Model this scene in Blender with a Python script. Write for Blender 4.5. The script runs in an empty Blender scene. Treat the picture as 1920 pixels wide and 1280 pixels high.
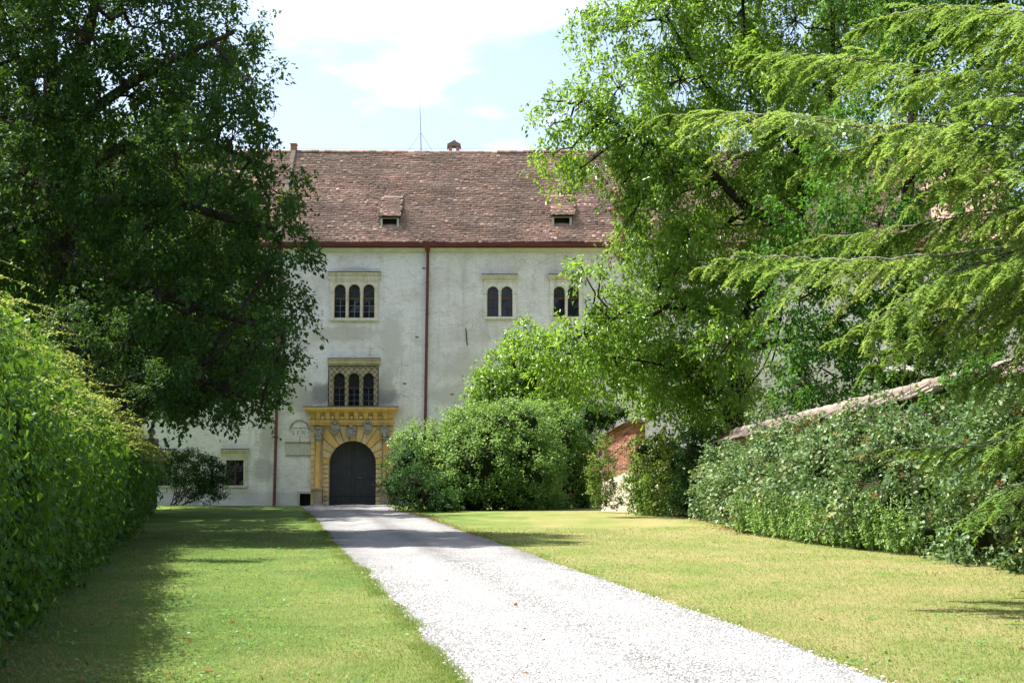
import bpy, math, random
import numpy as np
from mathutils import Vector, Matrix

random.seed(11)
RNG = np.random.default_rng(11)
scene = bpy.context.scene
COL = scene.collection

# ------------------------------------------------------------------ camera
FPX = 2860.0
PITCH = math.atan(250.0 / FPX)
CAM_H = 1.5
cam_data = bpy.data.cameras.new("camera")
cam_data.lens = FPX / 1920.0 * 36.0
cam_data.sensor_width = 36.0
cam_data.clip_start = 0.1
cam_data.clip_end = 3000.0
cam = bpy.data.objects.new("camera", cam_data)
cam.location = (0, 0, CAM_H)
cam.rotation_euler = (math.pi / 2 + PITCH, 0, 0)
COL.objects.link(cam)
scene.camera = cam

# ------------------------------------------------------------------ world and sun
SUN_EL = 58.0
SUN_AZ = 12.0           # degrees from -X towards +Y
SUN_DIR = Vector((-math.cos(math.radians(SUN_EL)) * math.cos(math.radians(SUN_AZ)),
                  math.cos(math.radians(SUN_EL)) * math.sin(math.radians(SUN_AZ)),
                  math.sin(math.radians(SUN_EL))))
world = bpy.data.worlds.new("World")
scene.world = world
world.use_nodes = True
wn = world.node_tree.nodes
wl = world.node_tree.links
wn.clear()
w_out = wn.new("ShaderNodeOutputWorld")
sky = wn.new("ShaderNodeTexSky")
sky.sky_type = 'NISHITA'
sky.sun_disc = False
sky.sun_elevation = math.radians(SUN_EL)
sky.sun_rotation = math.atan2(SUN_DIR.x, SUN_DIR.y) % (2 * math.pi)
sky.air_density = 1.0
sky.dust_density = 3.2
sky.ozone_density = 1.0
bg_sky = wn.new("ShaderNodeBackground")
bg_sky.inputs['Strength'].default_value = 0.098
wl.new(sky.outputs[0], bg_sky.inputs['Color'])
bg_cloud = wn.new("ShaderNodeBackground")
bg_cloud.inputs['Color'].default_value = (1.0, 0.99, 0.97, 1)
bg_cloud.inputs['Strength'].default_value = 0.85
w_tc = wn.new("ShaderNodeTexCoord")
w_sep = wn.new("ShaderNodeSeparateXYZ")
wl.new(w_tc.outputs['Generated'], w_sep.inputs[0])
def wmath(op, a, b=None):
    n = wn.new("ShaderNodeMath"); n.operation = op
    for i, v in enumerate((a, b)):
        if v is None: continue
        if isinstance(v, (int, float)): n.inputs[i].default_value = v
        else: wl.new(v, n.inputs[i])
    return n.outputs[0]
w_z = wmath('ADD', wmath('MAXIMUM', w_sep.outputs[2], 0.0), 0.12)
w_x = wmath('DIVIDE', w_sep.outputs[0], w_z)
w_y = wmath('DIVIDE', w_sep.outputs[1], w_z)
w_cmb = wn.new("ShaderNodeCombineXYZ")
wl.new(w_x, w_cmb.inputs[0]); wl.new(w_y, w_cmb.inputs[1])
w_map = wn.new("ShaderNodeMapping")
w_map.inputs['Location'].default_value = (1.38, 0.46, 0)
wl.new(w_cmb.outputs[0], w_map.inputs['Vector'])
w_noise = wn.new("ShaderNodeTexNoise")
w_noise.inputs['Scale'].default_value = 1.15
w_noise.inputs['Detail'].default_value = 8.0
w_noise.inputs['Roughness'].default_value = 0.55
wl.new(w_map.outputs[0], w_noise.inputs['Vector'])
w_ramp = wn.new("ShaderNodeValToRGB")
w_ramp.color_ramp.elements[0].position = 0.56
w_ramp.color_ramp.elements[0].color = (0.05, 0.05, 0.05, 1)
w_ramp.color_ramp.elements[1].position = 0.82
w_ramp.color_ramp.elements[1].color = (1, 1, 1, 1)
wl.new(w_noise.outputs[0], w_ramp.inputs[0])
w_mix = wn.new("ShaderNodeMixShader")
wl.new(w_ramp.outputs[0], w_mix.inputs[0])
wl.new(bg_sky.outputs[0], w_mix.inputs[1])
wl.new(bg_cloud.outputs[0], w_mix.inputs[2])
wl.new(w_mix.outputs[0], w_out.inputs['Surface'])

sun_data = bpy.data.lights.new("sun", 'SUN')
sun_data.energy = 5.0
sun_data.angle = math.radians(0.53)
sun_data.color = (1.0, 0.965, 0.895)
sun = bpy.data.objects.new("sun", sun_data)
sun.location = (-40, 30, 60)
sun.rotation_euler = (-SUN_DIR).to_track_quat('-Z', 'Y').to_euler()
COL.objects.link(sun)

vs = scene.view_settings
vs.view_transform = 'Standard'
vs.look = 'None'
vs.exposure = 1.6
vs.gamma = 1.0
vs.use_curve_mapping = False
scene.cycles.max_bounces = 6
scene.cycles.diffuse_bounces = 3
scene.cycles.glossy_bounces = 2
scene.cycles.transmission_bounces = 3
scene.cycles.transparent_max_bounces = 4
scene.cycles.use_denoising = True
scene.cycles.sample_clamp_indirect = 6.0
scene.cycles.caustics_reflective = False
scene.cycles.caustics_refractive = False

# ------------------------------------------------------------------ coordinates
CP, SP = math.cos(PITCH), math.sin(PITCH)
def at(px, py, d):
    """The point at distance d in front of the viewer seen at photo position (px, py)."""
    vx, vy, vz = px - 960.0, FPX * CP - (640.0 - py) * SP, FPX * SP + (640.0 - py) * CP
    t = d / vy
    return np.array((vx * t, d, CAM_H + vz * t))
def on_ground(px, py, z=0.0):
    vx, vy, vz = px - 960.0, FPX * CP - (640.0 - py) * SP, FPX * SP + (640.0 - py) * CP
    t = (z - CAM_H) / vz
    return np.array((vx * t, vy * t, z))
def ppm(d):
    return FPX / d
def smooth(a, b, x):
    t = np.clip((np.asarray(x, float) - a) / (b - a), 0, 1)
    return t * t * (3 - 2 * t)
def ground_z(x, y):
    return -0.22 * smooth(75.0, 84.0, y) + 0.02 * np.sin(np.asarray(x) * 0.5 + 1) * np.sin(np.asarray(y) * 0.23)

# ------------------------------------------------------------------ materials
def new_mat(name):
    m = bpy.data.materials.new(name)
    m.use_nodes = True
    nt = m.node_tree
    nt.nodes.clear()
    out = nt.nodes.new("ShaderNodeOutputMaterial")
    b = nt.nodes.new("ShaderNodeBsdfPrincipled")
    nt.links.new(b.outputs[0], out.inputs['Surface'])
    return m, nt, b, out
class NG:
    """Small node-graph helper."""
    def __init__(s, nt): s.nt = nt
    def n(s, t, **kw):
        o = s.nt.nodes.new(t)
        for k, v in kw.items(): setattr(o, k, v)
        return o
    def link(s, a, b): s.nt.links.new(a, b)
    def pos(s): return s.n("ShaderNodeNewGeometry").outputs['Position']
    def mapping(s, vec, scale=(1, 1, 1), loc=(0, 0, 0)):
        m = s.n("ShaderNodeMapping")
        m.inputs['Scale'].default_value = scale; m.inputs['Location'].default_value = loc
        s.link(vec, m.inputs['Vector']); return m.outputs[0]
    def noise(s, vec, scale=1, detail=4, rough=0.5, dist=0.0):
        m = s.n("ShaderNodeTexNoise")
        m.inputs['Scale'].default_value = scale; m.inputs['Detail'].default_value = detail
        m.inputs['Roughness'].default_value = rough; m.inputs['Distortion'].default_value = dist
        s.link(vec, m.inputs['Vector']); return m.outputs[0]
    def ramp(s, fac, stops):
        r = s.n("ShaderNodeValToRGB")
        while len(r.color_ramp.elements) < len(stops): r.color_ramp.elements.new(0.5)
        for e, (p, c) in zip(r.color_ramp.elements, stops):
            e.position = p
            e.color = (c, c, c, 1) if isinstance(c, (int, float)) else (*c, 1)
        s.link(fac, r.inputs[0]); return r.outputs[0]
    def mix(s, fac, a, b, mode='MIX'):
        m = s.n("ShaderNodeMix", data_type='RGBA', blend_type=mode)
        for sock, v in ((m.inputs[0], fac), (m.inputs[6], a), (m.inputs[7], b)):
            if isinstance(v, (int, float)): sock.default_value = v
            elif isinstance(v, tuple): sock.default_value = (*v, 1)
            else: s.link(v, sock)
        return m.outputs[2]
    def math(s, op, a, b=None):
        m = s.n("ShaderNodeMath", operation=op)
        for i, v in enumerate((a, b)):
            if v is None: continue
            if isinstance(v, (int, float)): m.inputs[i].default_value = v
            else: s.link(v, m.inputs[i])
        return m.outputs[0]
    def bump(s, height, strength=0.5, distance=0.02):
        b = s.n("ShaderNodeBump")
        b.inputs['Strength'].default_value = strength; b.inputs['Distance'].default_value = distance
        s.link(height, b.inputs['Height']); return b.outputs[0]
    def attr(s, name):
        a = s.n("ShaderNodeAttribute"); a.attribute_name = name; return a.outputs['Fac']
    def spot(s, pos, c, r):
        """A soft mask in x and z around the place c with half sizes r."""
        sub = s.n("ShaderNodeVectorMath", operation='SUBTRACT'); s.link(pos, sub.inputs[0]); sub.inputs[1].default_value = (c[0], 0, c[1])
        mul = s.n("ShaderNodeVectorMath", operation='MULTIPLY'); s.link(sub.outputs[0], mul.inputs[0]); mul.inputs[1].default_value = (1 / r[0], 0, 1 / r[1])
        ln = s.n("ShaderNodeVectorMath", operation='LENGTH'); s.link(mul.outputs[0], ln.inputs[0])
        return ln.outputs['Value']

def leaf_mat(name, stops, trans_col, trans=0.4, rough=0.5, spec=0.35):
    m, nt, b, out = new_mat(name)
    g = NG(nt)
    col = g.ramp(g.attr('v'), stops)
    g.link(col, b.inputs['Base Color'])
    b.inputs['Roughness'].default_value = rough
    b.inputs['Specular IOR Level'].default_value = spec * 0.4
    tr = g.n("ShaderNodeBsdfTranslucent")
    g.link(g.mix(0.62, col, trans_col), tr.inputs['Color'])
    mx = g.n("ShaderNodeMixShader")
    mx.inputs[0].default_value = trans
    g.link(b.outputs[0], mx.inputs[1]); g.link(tr.outputs[0], mx.inputs[2])
    g.link(mx.outputs[0], out.inputs['Surface'])
    return m

def rough_mat(name, c1, c2, scale=3.0, rough=0.85, bump=0.3, bdist=0.01, detail=6, c3=None, stretch=(1, 1, 1), spec=0.3, grime=0.0):
    m, nt, b, out = new_mat(name)
    g = NG(nt)
    v = g.mapping(g.pos(), stretch)
    n = g.noise(v, scale, detail, 0.6)
    stops = [(0.3, c1), (0.7, c2)] if c3 is None else [(0.28, c1), (0.55, c2), (0.75, c3)]
    col = g.ramp(n, stops)
    if grime:
        dr = g.noise(g.mapping(g.pos(), (3.2, 1, 0.35), (5, 0, 2)), 1.9, 6, 0.7)
        col = g.mix(g.ramp(dr, [(0.46, 0.0), (0.70, grime)]), col, (0.20, 0.17, 0.125))
        sp = g.noise(g.pos(), 11, 6, 0.75)
        col = g.mix(g.ramp(sp, [(0.30, grime), (0.44, 0.0)]), col, (0.30, 0.27, 0.22))
    g.link(col, b.inputs['Base Color'])
    b.inputs['Roughness'].default_value = rough
    b.inputs['Specular IOR Level'].default_value = spec
    if bump:
        n2 = g.noise(v, scale * 4, 5, 0.65)
        g.link(g.bump(n2, bump, bdist), b.inputs['Normal'])
    return m

M = {}
# ------------------------------------------------------------------ mesh helpers
def link_mesh(name, me, mat, parent=None, smooth_shade=False):
    if mat is not None: me.materials.append(mat)
    if 'v' not in me.attributes:
        a = me.attributes.new('v', 'FLOAT', 'POINT'); a.data.foreach_set('value', np.full(len(me.vertices), 0.55, np.float32))
    o = bpy.data.objects.new(name, me)
    COL.objects.link(o)
    if smooth_shade:
        me.polygons.foreach_set('use_smooth', np.ones(len(me.polygons), bool))
    if parent is not None: attach(o, parent)
    return o
def base_of(parent):
    p = Vector((0, 0, 0)); q = parent
    while q is not None:
        p = p + q.location; q = q.parent
    return p
def attach(o, parent):
    o.parent = parent
    # parents only ever carry a location, children keep world coordinates
    w = world_loc(parent)
    o.matrix_parent_inverse = Matrix.Translation(-w)
def world_loc(o):
    if o.parent is None: return Vector(o.location)
    return world_loc(o.parent) + o.matrix_parent_inverse.translation + Vector(o.location)
def np_mesh(name, V, polys, vals=None):
    """V (n,3); polys: a list of integer arrays (m,k) of faces with k corners; vals: per-vertex attribute v."""
    me = bpy.data.meshes.new(name)
    V = np.asarray(V, np.float32)
    me.vertices.add(len(V)); me.vertices.foreach_set('co', V.ravel())
    idx = np.concatenate([np.asarray(p, np.int32).ravel() for p in polys])
    tot = np.concatenate([np.full(len(p), np.asarray(p).shape[1], np.int32) for p in polys])
    start = np.concatenate(([0], np.cumsum(tot)[:-1])).astype(np.int32)
    me.loops.add(len(idx)); me.loops.foreach_set('vertex_index', idx)
    me.polygons.add(len(tot)); me.polygons.foreach_set('loop_start', start)
    try: me.polygons.foreach_set('loop_total', tot)
    except Exception: pass
    if vals is not None:
        a = me.attributes.new('v', 'FLOAT', 'POINT')
        a.data.foreach_set('value', np.asarray(vals, np.float32))
    me.update(calc_edges=True)
    return me
class MB:
    """Collects polygons of one part; build() links it as one mesh object."""
    def __init__(s): s.v = []; s.f = []
    def add(s, verts, faces):
        k = len(s.v); s.v.extend([tuple(map(float, p)) for p in verts]); s.f.extend([[i + k for i in f] for f in faces]); return s
    def box(s, x0, x1, y0, y1, z0, z1):
        return s.add([(x0, y0, z0), (x1, y0, z0), (x1, y1, z0), (x0, y1, z0), (x0, y0, z1), (x1, y0, z1), (x1, y1, z1), (x0, y1, z1)],
                     [(0, 3, 2, 1), (4, 5, 6, 7), (0, 1, 5, 4), (1, 2, 6, 5), (2, 3, 7, 6), (3, 0, 4, 7)])
    def prism(s, poly, y0, y1):
        """A polygon in x, z (counter-clockwise seen from -y) extruded from y0 (front) to y1."""
        n = len(poly)
        v = [(p[0], y0, p[1]) for p in poly] + [(p[0], y1, p[1]) for p in poly]
        f = [list(range(n)), list(range(2 * n - 1, n - 1, -1))]
        for i in range(n):
            j = (i + 1) % n
            f.append((i, i + n, j + n, j))
        return s.add(v, f)
    def extrude_x(s, poly, x0, x1):
        """A polygon in y, z extruded along x."""
        n = len(poly)
        v = [(x0, p[0], p[1]) for p in poly] + [(x1, p[0], p[1]) for p in poly]
        f = [list(range(n)), list(range(2 * n - 1, n - 1, -1))]
        for i in range(n):
            j = (i + 1) % n
            f.append((i, i + n, j + n, j))
        return s.add(v, f)
    def lathe(s, cx, cy, prof, seg=16):
        """prof: list of (radius, z) from bottom to top."""
        v = []; f = []
        for r, z in prof:
            for i in range(seg):
                a = 2 * math.pi * i / seg
                v.append((cx + r * math.cos(a), cy + r * math.sin(a), z))
        for k in range(len(prof) - 1):
            for i in range(seg):
                j = (i + 1) % seg
                f.append((k * seg + i, k * seg + j, (k + 1) * seg + j, (k + 1) * seg + i))
        f.append(list(range(seg - 1, -1, -1)))
        f.append([(len(prof) - 1) * seg + i for i in range(seg)])
        return s.add(v, f)
    def tube(s, pts, radii, seg=8):
        V, F = tube_arrays(np.asarray(pts, float), np.asarray(radii, float) * np.ones(len(pts)), seg)
        return s.add(V, F.tolist())
    def mesh(s, name):
        me = bpy.data.meshes.new(name); me.from_pydata(s.v, [], s.f); me.update(); return me
    def build(s, name, mat, parent=None, smooth_shade=False, bevel=0.0):
        o = link_mesh(name, s.mesh(name), mat, parent, smooth_shade)
        if bevel:
            b = o.modifiers.new('bevel', 'BEVEL'); b.width = bevel; b.segments = 1; b.limit_method = 'ANGLE'
        return o
def unit(a):
    a = np.asarray(a, float)
    return a / np.maximum(np.linalg.norm(a, axis=-1, keepdims=True), 1e-9)
def tube_arrays(p, r, seg=6):
    n = len(p)
    t = np.gradient(p, axis=0); t = unit(t)
    ref = np.array((0, 0, 1.0)) if abs(t[:, 2]).mean() < 0.8 else np.array((1.0, 0, 0))
    a = unit(np.cross(t, ref)); b = np.cross(t, a)
    ang = np.linspace(0, 2 * np.pi, seg, endpoint=False)
    V = p[:, None, :] + r[:, None, None] * (np.cos(ang)[None, :, None] * a[:, None, :] + np.sin(ang)[None, :, None] * b[:, None, :])
    i = np.arange(n - 1)[:, None] * seg; k = np.arange(seg)[None, :]; k2 = (k + 1) % seg
    F = np.stack([i + k, i + k2, i + seg + k2, i + seg + k], -1).reshape(-1, 4)
    return V.reshape(-1, 3), F
def many_tubes(tubes, seg=4):
    V = []; F = []; o = 0
    for p, r in tubes:
        v, f = tube_arrays(np.asarray(p, float), np.asarray(r, float), seg)
        V.append(v); F.append(f + o); o += len(v)
    return np.concatenate(V), np.concatenate(F)
def bend(a, b, k=5, sag=0.0, jit=0.0):
    a = np.asarray(a, float); b = np.asarray(b, float)
    t = np.linspace(0, 1, k)[:, None]
    p = a + (b - a) * t
    p[:, 2] += (sag * 4 * t * (1 - t))[:, 0]
    if jit:
        p[1:-1] += RNG.normal(0, jit, (k - 2, 3))
    return p
def spline(pts, k=4):
    """Catmull-Rom through the points."""
    p = np.asarray(pts, float); p = np.vstack([2 * p[0] - p[1], p, 2 * p[-1] - p[-2]])
    out = []
    for i in range(1, len(p) - 2):
        for t in np.linspace(0, 1, k, endpoint=False):
            a, b, c, d = p[i - 1], p[i], p[i + 1], p[i + 2]
            out.append(0.5 * ((2 * b) + (-a + c) * t + (2 * a - 5 * b + 4 * c - d) * t * t + (-a + 3 * b - 3 * c + d) * t ** 3))
    out.append(p[-2]); return np.array(out)

def empty(name, loc, label, cat, group=None):
    o = bpy.data.objects.new(name, None)
    o.location = tuple(float(c) for c in loc); o.empty_display_size = 0.3
    COL.objects.link(o)
    return tag(o, label, cat, group)
def tag(o, label=None, cat=None, group=None, kind=None):
    if label: o['label'] = label
    if cat: o['category'] = cat
    if group: o['group'] = group
    if kind: o['kind'] = kind
    return o

# leaf shapes: (along, across, up) for unit length and width
KITE = (np.array([(0, 0, 0), (0.42, 0.5, 0.10), (1, 0, -0.05), (0.42, -0.5, 0.10)]), [np.array([(0, 1, 2), (0, 2, 3)])])
IVY = (np.array([(0, 0, 0), (0.10, 0.48, 0.06), (0.55, 0.36, 0.05), (1, 0, -0.15), (0.55, -0.36, 0.05), (0.10, -0.48, 0.06)]), [np.array([(0, 1, 2, 3), (0, 3, 4, 5)])])
OVAL = (np.array([(0, 0, 0), (0.22, 0.40, 0.10), (0.62, 0.42, 0.08), (1, 0, -0.10), (0.62, -0.42, 0.08), (0.22, -0.40, 0.10)]), [np.array([(0, 1, 2, 3), (0, 3, 4, 5)])])
LOBED = (np.array([(0, 0, 0), (0.05, 0.45, 0.05), (0.55, 0.5, 0.0), (0.62, 0.22, 0.06), (1, 0, -0.15), (0.62, -0.22, 0.06), (0.55, -0.5, 0.0), (0.05, -0.45, 0.05)]),
         [np.array([(0, 1, 2, 3), (0, 5, 6, 7)]), np.array([(0, 3, 4), (0, 4, 5)])])
BLADE = (np.array([(0, 0.5, 0), (0, -0.5, 0), (1, 0, 0)]), [np.array([(0, 1, 2)])])
def leaf_mesh(name, P, A, N, L, W, val, shape=KITE):
    T, polys = shape
    A = unit(A); B = unit(np.cross(N, A)); C = np.cross(A, B)
    n, k = len(P), len(T)
    L = np.broadcast_to(L, (n,)); W = np.broadcast_to(W, (n,))
    V = (P[:, None, :] + T[None, :, 0:1] * (A * L[:, None])[:, None, :] + T[None, :, 1:2] * (B * W[:, None])[:, None, :] + T[None, :, 2:3] * (C * L[:, None])[:, None, :])
    off = (np.arange(n) * k)[:, None, None]
    F = [(p[None] + off).reshape(-1, p.shape[1]) for p in polys]
    return np_mesh(name, V.reshape(-1, 3), F, np.repeat(np.clip(val, 0, 1), k))
def rand_unit(n):
    return unit(RNG.normal(0, 1, (n, 3)))
def sprays(C, O, ntw, tl, nl, ll, droop=0.4, spread=0.6, leaf_up=0.9, ratio=0.55, var=0.18, base_v=0.5, start=0.2):
    """Twigs leaving every clump centre C towards O, each set with leaves: returns leaf arrays and the twig lines."""
    m = len(C)
    D = unit(np.repeat(O, ntw, 0) + RNG.normal(0, spread, (m * ntw, 3)) + np.array((0, 0, -droop * 0.5)))
    S = np.repeat(C, ntw, 0) + RNG.normal(0, tl * start, (m * ntw, 3))
    ln = tl * RNG.uniform(0.5, 1.25, m * ntw)
    cv = np.repeat(RNG.normal(0, var, m), ntw) + RNG.normal(0, var * 0.4, m * ntw)
    t = RNG.uniform(0.05, 1, (m * ntw, nl)) ** 0.8
    P = S[:, None, :] + D[:, None, :] * (ln[:, None] * t)[..., None]
    P[..., 2] -= droop * 0.55 * ln[:, None] * t * t
    P += RNG.normal(0, ll * 0.45, P.shape)
    A = np.repeat(D, nl, 0) * 0.6 + RNG.normal(0, 0.65, (m * ntw * nl, 3)) + np.array((0, 0, -0.25 - 0.5 * droop))
    N = RNG.normal(0, 0.6, (m * ntw * nl, 3)) + np.array((0, 0, leaf_up)) + 0.35 * np.repeat(np.repeat(O, ntw, 0), nl, 0)
    k = m * ntw * nl
    L = ll * RNG.uniform(0.6, 1.25, k)
    val = base_v + np.repeat(cv, nl) + RNG.normal(0, 0.13, k)
    return P.reshape(-1, 3), A, N, L, L * ratio * RNG.uniform(0.8, 1.2, k), val, (S, D, ln)
def lobe_clumps(lobes, dens, shell=(0.45, 1.0), hollow=0.0, flat_bottom=None):
    """Clump centres and outward directions over a list of (centre, radii)."""
    cs = np.array([l[0] for l in lobes], float); rs = np.array([l[1] for l in lobes], float)
    Ps = []; Os = []; Ids = []
    for i in range(len(lobes)):
        r = rs[i]; area = 4 * np.pi * (((r[0] * r[1]) ** 1.6 + (r[0] * r[2]) ** 1.6 + (r[1] * r[2]) ** 1.6) / 3) ** (1 / 1.6)
        n = max(3, int(area * dens))
        u = rand_unit(n)
        rad = RNG.uniform(shell[0] ** 2, shell[1] ** 2, n) ** 0.5
        p = cs[i] + u * r * rad[:, None]
        Ps.append(p); Os.append(unit(u / r)); Ids.append(np.full(n, i))
    P = np.concatenate(Ps); O = np.concatenate(Os); I = np.concatenate(Ids)
    keep = np.ones(len(P), bool)
    if hollow > 0:
        for i in range(len(lobes)):
            q = np.linalg.norm((P - cs[i]) / rs[i], axis=1)
            keep &= ~((q < hollow) & (I != i))
    if flat_bottom is not None:
        keep &= P[:, 2] > flat_bottom
    return P[keep], O[keep], I[keep]
def core_blob(mb_v, mb_f, c, r, seg=9, rings=6, jit=0.12):
    k = sum(len(x) for x in mb_v)
    th = np.linspace(0.12, np.pi - 0.12, rings); ph = np.linspace(0, 2 * np.pi, seg, endpoint=False)
    v = np.stack([np.sin(th)[:, None] * np.cos(ph)[None], np.sin(th)[:, None] * np.sin(ph)[None], np.cos(th)[:, None] * np.ones(seg)[None]], -1)
    v = v * (1 + RNG.normal(0, jit, v.shape[:2] + (1,))) * np.asarray(r) + np.asarray(c)
    i = np.arange(rings - 1)[:, None] * seg; j = np.arange(seg)[None]; j2 = (j + 1) % seg
    f = np.stack([i + j, i + seg + j, i + seg + j2, i + j2], -1).reshape(-1, 4) + k
    mb_v.append(v.reshape(-1, 3)); mb_f.append(f)
def px_lobes(lst, d, depth_r=1.0, dj=0.0, squash=1.0, copies=1, sep=0.0):
    """(px, py, radius in px) around distance d -> lobes with real sizes."""
    out = []
    for row in lst:
        x, y, r = row[:3]
        dd = d + (row[3] if len(row) > 3 else 0.0)
        for c in range(copies):
            q = dd + (c - (copies - 1) / 2) * sep + RNG.uniform(-dj, dj)
            R = r / ppm(q)
            out.append((at(x, y, q), (R, R * depth_r, R * squash)))
    return out

# ------------------------------------------------------------------ surface materials
YF = 85.0                                  # the facade's plane
def fx(px, py=700): return float(at(px, py, YF)[0])
def fz(py): return float(at(960, py, YF)[2])
def plaster_material():
    m, nt, b, out = new_mat("old_plaster"); g = NG(nt)
    p = g.pos()
    big = g.noise(g.mapping(p, (1, 1, 1.25), (3, 0, 1)), 0.42, 6, 0.62, 0.5)
    col = g.ramp(big, [(0.30, (0.60, 0.548, 0.498)), (0.43, (0.72, 0.677, 0.645)), (0.54, (0.79, 0.755, 0.737)), (0.70, (0.825, 0.80, 0.79))])
    mid = g.noise(g.mapping(p, (1, 1, 1.4), (9, 0, 4)), 1.7, 7, 0.68, 0.4)
    col = g.mix(g.ramp(mid, [(0.52, 0.0), (0.65, 0.55)]), col, (0.56, 0.515, 0.455))
    strk = g.noise(g.mapping(p, (1.3, 1, 5)), 2.0, 8, 0.78, 1.4)
    col = g.mix(g.ramp(strk, [(0.49, 0.0), (0.66, 0.7)]), col, (0.46, 0.425, 0.37))
    # mended patches, whiter, with a crisp edge
    pat = g.noise(g.mapping(p, (1, 1, 1), (21, 3, 7)), 0.75, 3, 0.45, 0.9)
    col = g.mix(g.ramp(pat, [(0.60, 0.0), (0.635, 0.35)]), col, (0.77, 0.775, 0.765))
    # rain streaks running down from the eaves and sills
    dr = g.noise(g.mapping(p, (2.6, 1, 0.10)), 1.3, 5, 0.6)
    col = g.mix(g.ramp(dr, [(0.55, 0.0), (0.74, 0.4)]), col, (0.42, 0.41, 0.38))
    wob = g.math('MULTIPLY', g.math('SUBTRACT', g.noise(p, 1.3, 6, 0.7), 0.5), 1.5)
    # damp grey patches left and right of the barred window and above the portal
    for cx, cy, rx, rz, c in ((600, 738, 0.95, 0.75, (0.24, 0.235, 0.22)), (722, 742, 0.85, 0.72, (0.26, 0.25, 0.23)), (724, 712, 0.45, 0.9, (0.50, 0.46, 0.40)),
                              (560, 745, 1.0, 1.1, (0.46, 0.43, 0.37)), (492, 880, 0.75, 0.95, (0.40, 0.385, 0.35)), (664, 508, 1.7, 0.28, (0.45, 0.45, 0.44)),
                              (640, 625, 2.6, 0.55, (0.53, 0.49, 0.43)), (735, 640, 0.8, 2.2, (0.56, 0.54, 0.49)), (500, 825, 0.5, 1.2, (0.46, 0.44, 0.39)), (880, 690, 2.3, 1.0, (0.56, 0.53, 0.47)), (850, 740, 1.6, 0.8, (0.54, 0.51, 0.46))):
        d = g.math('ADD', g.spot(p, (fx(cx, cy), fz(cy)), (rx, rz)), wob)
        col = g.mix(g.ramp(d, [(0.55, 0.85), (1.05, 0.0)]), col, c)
    sep = g.n("ShaderNodeSeparateXYZ"); g.link(p, sep.inputs[0])
    # grey cement plinth
    zz = g.math('ADD', sep.outputs[2], g.math('MULTIPLY', wob, 0.22))
    col = g.mix(g.ramp(zz, [(0.50, 0.6), (0.66, 0.0)]), col, (0.50, 0.49, 0.455))
    # fine dirt
    fine = g.noise(p, 9, 6, 0.7)
    col = g.mix(g.ramp(fine, [(0.30, 0.6), (0.47, 0.0)]), col, (0.50, 0.465, 0.42))
    # hairline cracks
    vor = g.n("ShaderNodeTexVoronoi", feature='DISTANCE_TO_EDGE'); vor.inputs['Scale'].default_value = 0.33
    dv = g.n("ShaderNodeVectorMath", operation='ADD'); g.link(p, dv.inputs[0])
    nz = g.n("ShaderNodeTexNoise"); nz.inputs['Scale'].default_value = 1.6; nz.inputs['Detail'].default_value = 6; g.link(p, nz.inputs['Vector']); g.link(nz.outputs['Color'], dv.inputs[1])
    g.link(dv.outputs[0], vor.inputs['Vector'])
    crack = g.math('MULTIPLY', g.ramp(vor.outputs['Distance'], [(0.0, 0.7), (0.006, 0.0)]), g.ramp(big, [(0.45, 1.0), (0.55, 0.0)]))
    col = g.mix(crack, col, (0.25, 0.24, 0.22))
    g.link(col, b.inputs['Base Color'])
    b.inputs['Roughness'].default_value = 0.92; b.inputs['Specular IOR Level'].default_value = 0.15
    h = g.math('ADD', g.math('MULTIPLY', strk, 1.2), g.math('ADD', mid, g.math('MULTIPLY', g.noise(p, 6, 6, 0.7), 0.8)))
    g.link(g.bump(h, 0.75, 0.05), b.inputs['Normal'])
    return m
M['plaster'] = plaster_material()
M['ochre'] = rough_mat("ochre_stone_paint", (0.52, 0.30, 0.08), (0.68, 0.42, 0.14), 2.2, 0.8, 0.35, 0.012, c3=(0.56, 0.40, 0.20), grime=0.55)
M['ochre_pale'] = rough_mat("pale_ochre_stone", (0.50, 0.36, 0.17), (0.66, 0.49, 0.25), 2.0, 0.85, 0.4, 0.012, c3=(0.48, 0.40, 0.27), grime=0.65)
M['cream'] = rough_mat("cream_stone", (0.50, 0.44, 0.32), (0.64, 0.585, 0.46), 2.6, 0.85, 0.35, 0.01, c3=(0.58, 0.555, 0.49), grime=0.5)
M['cream_pale'] = rough_mat("pale_limewashed_stone", (0.60, 0.56, 0.46), (0.70, 0.675, 0.59), 2.6, 0.85, 0.35, 0.01, c3=(0.66, 0.645, 0.59), grime=0.4)
M['tan'] = rough_mat("weathered_tan_stone", (0.40, 0.32, 0.18), (0.57, 0.48, 0.30), 3.0, 0.9, 0.5, 0.012, c3=(0.40, 0.36, 0.28), grime=0.6)
M['lead'] = rough_mat("weathered_lead_flashing", (0.09, 0.09, 0.085), (0.18, 0.175, 0.165), 3, 0.7, 0.2)
M['shield'] = rough_mat("carved_grey_stone", (0.16, 0.14, 0.125), (0.42, 0.385, 0.34), 7.5, 0.9, 0.9, 0.05)
M['slab'] = rough_mat("grey_inscription_stone", (0.36, 0.345, 0.29), (0.52, 0.495, 0.43), 4, 0.9, 0.5, 0.015, stretch=(3, 1, 1))
M['pedestal'] = rough_mat("stained_sandstone", (0.22, 0.17, 0.11), (0.46, 0.37, 0.25), 2.4, 0.9, 0.5, 0.015)
M['iron'] = rough_mat("black_iron", (0.012, 0.012, 0.014), (0.03, 0.028, 0.028), 20, 0.6, 0.1)
M['gate'] = rough_mat("slate_painted_gate", (0.026, 0.028, 0.030), (0.044, 0.046, 0.048), 3, 0.7, 0.2, 0.006, stretch=(2, 1, 0.8))
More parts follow.
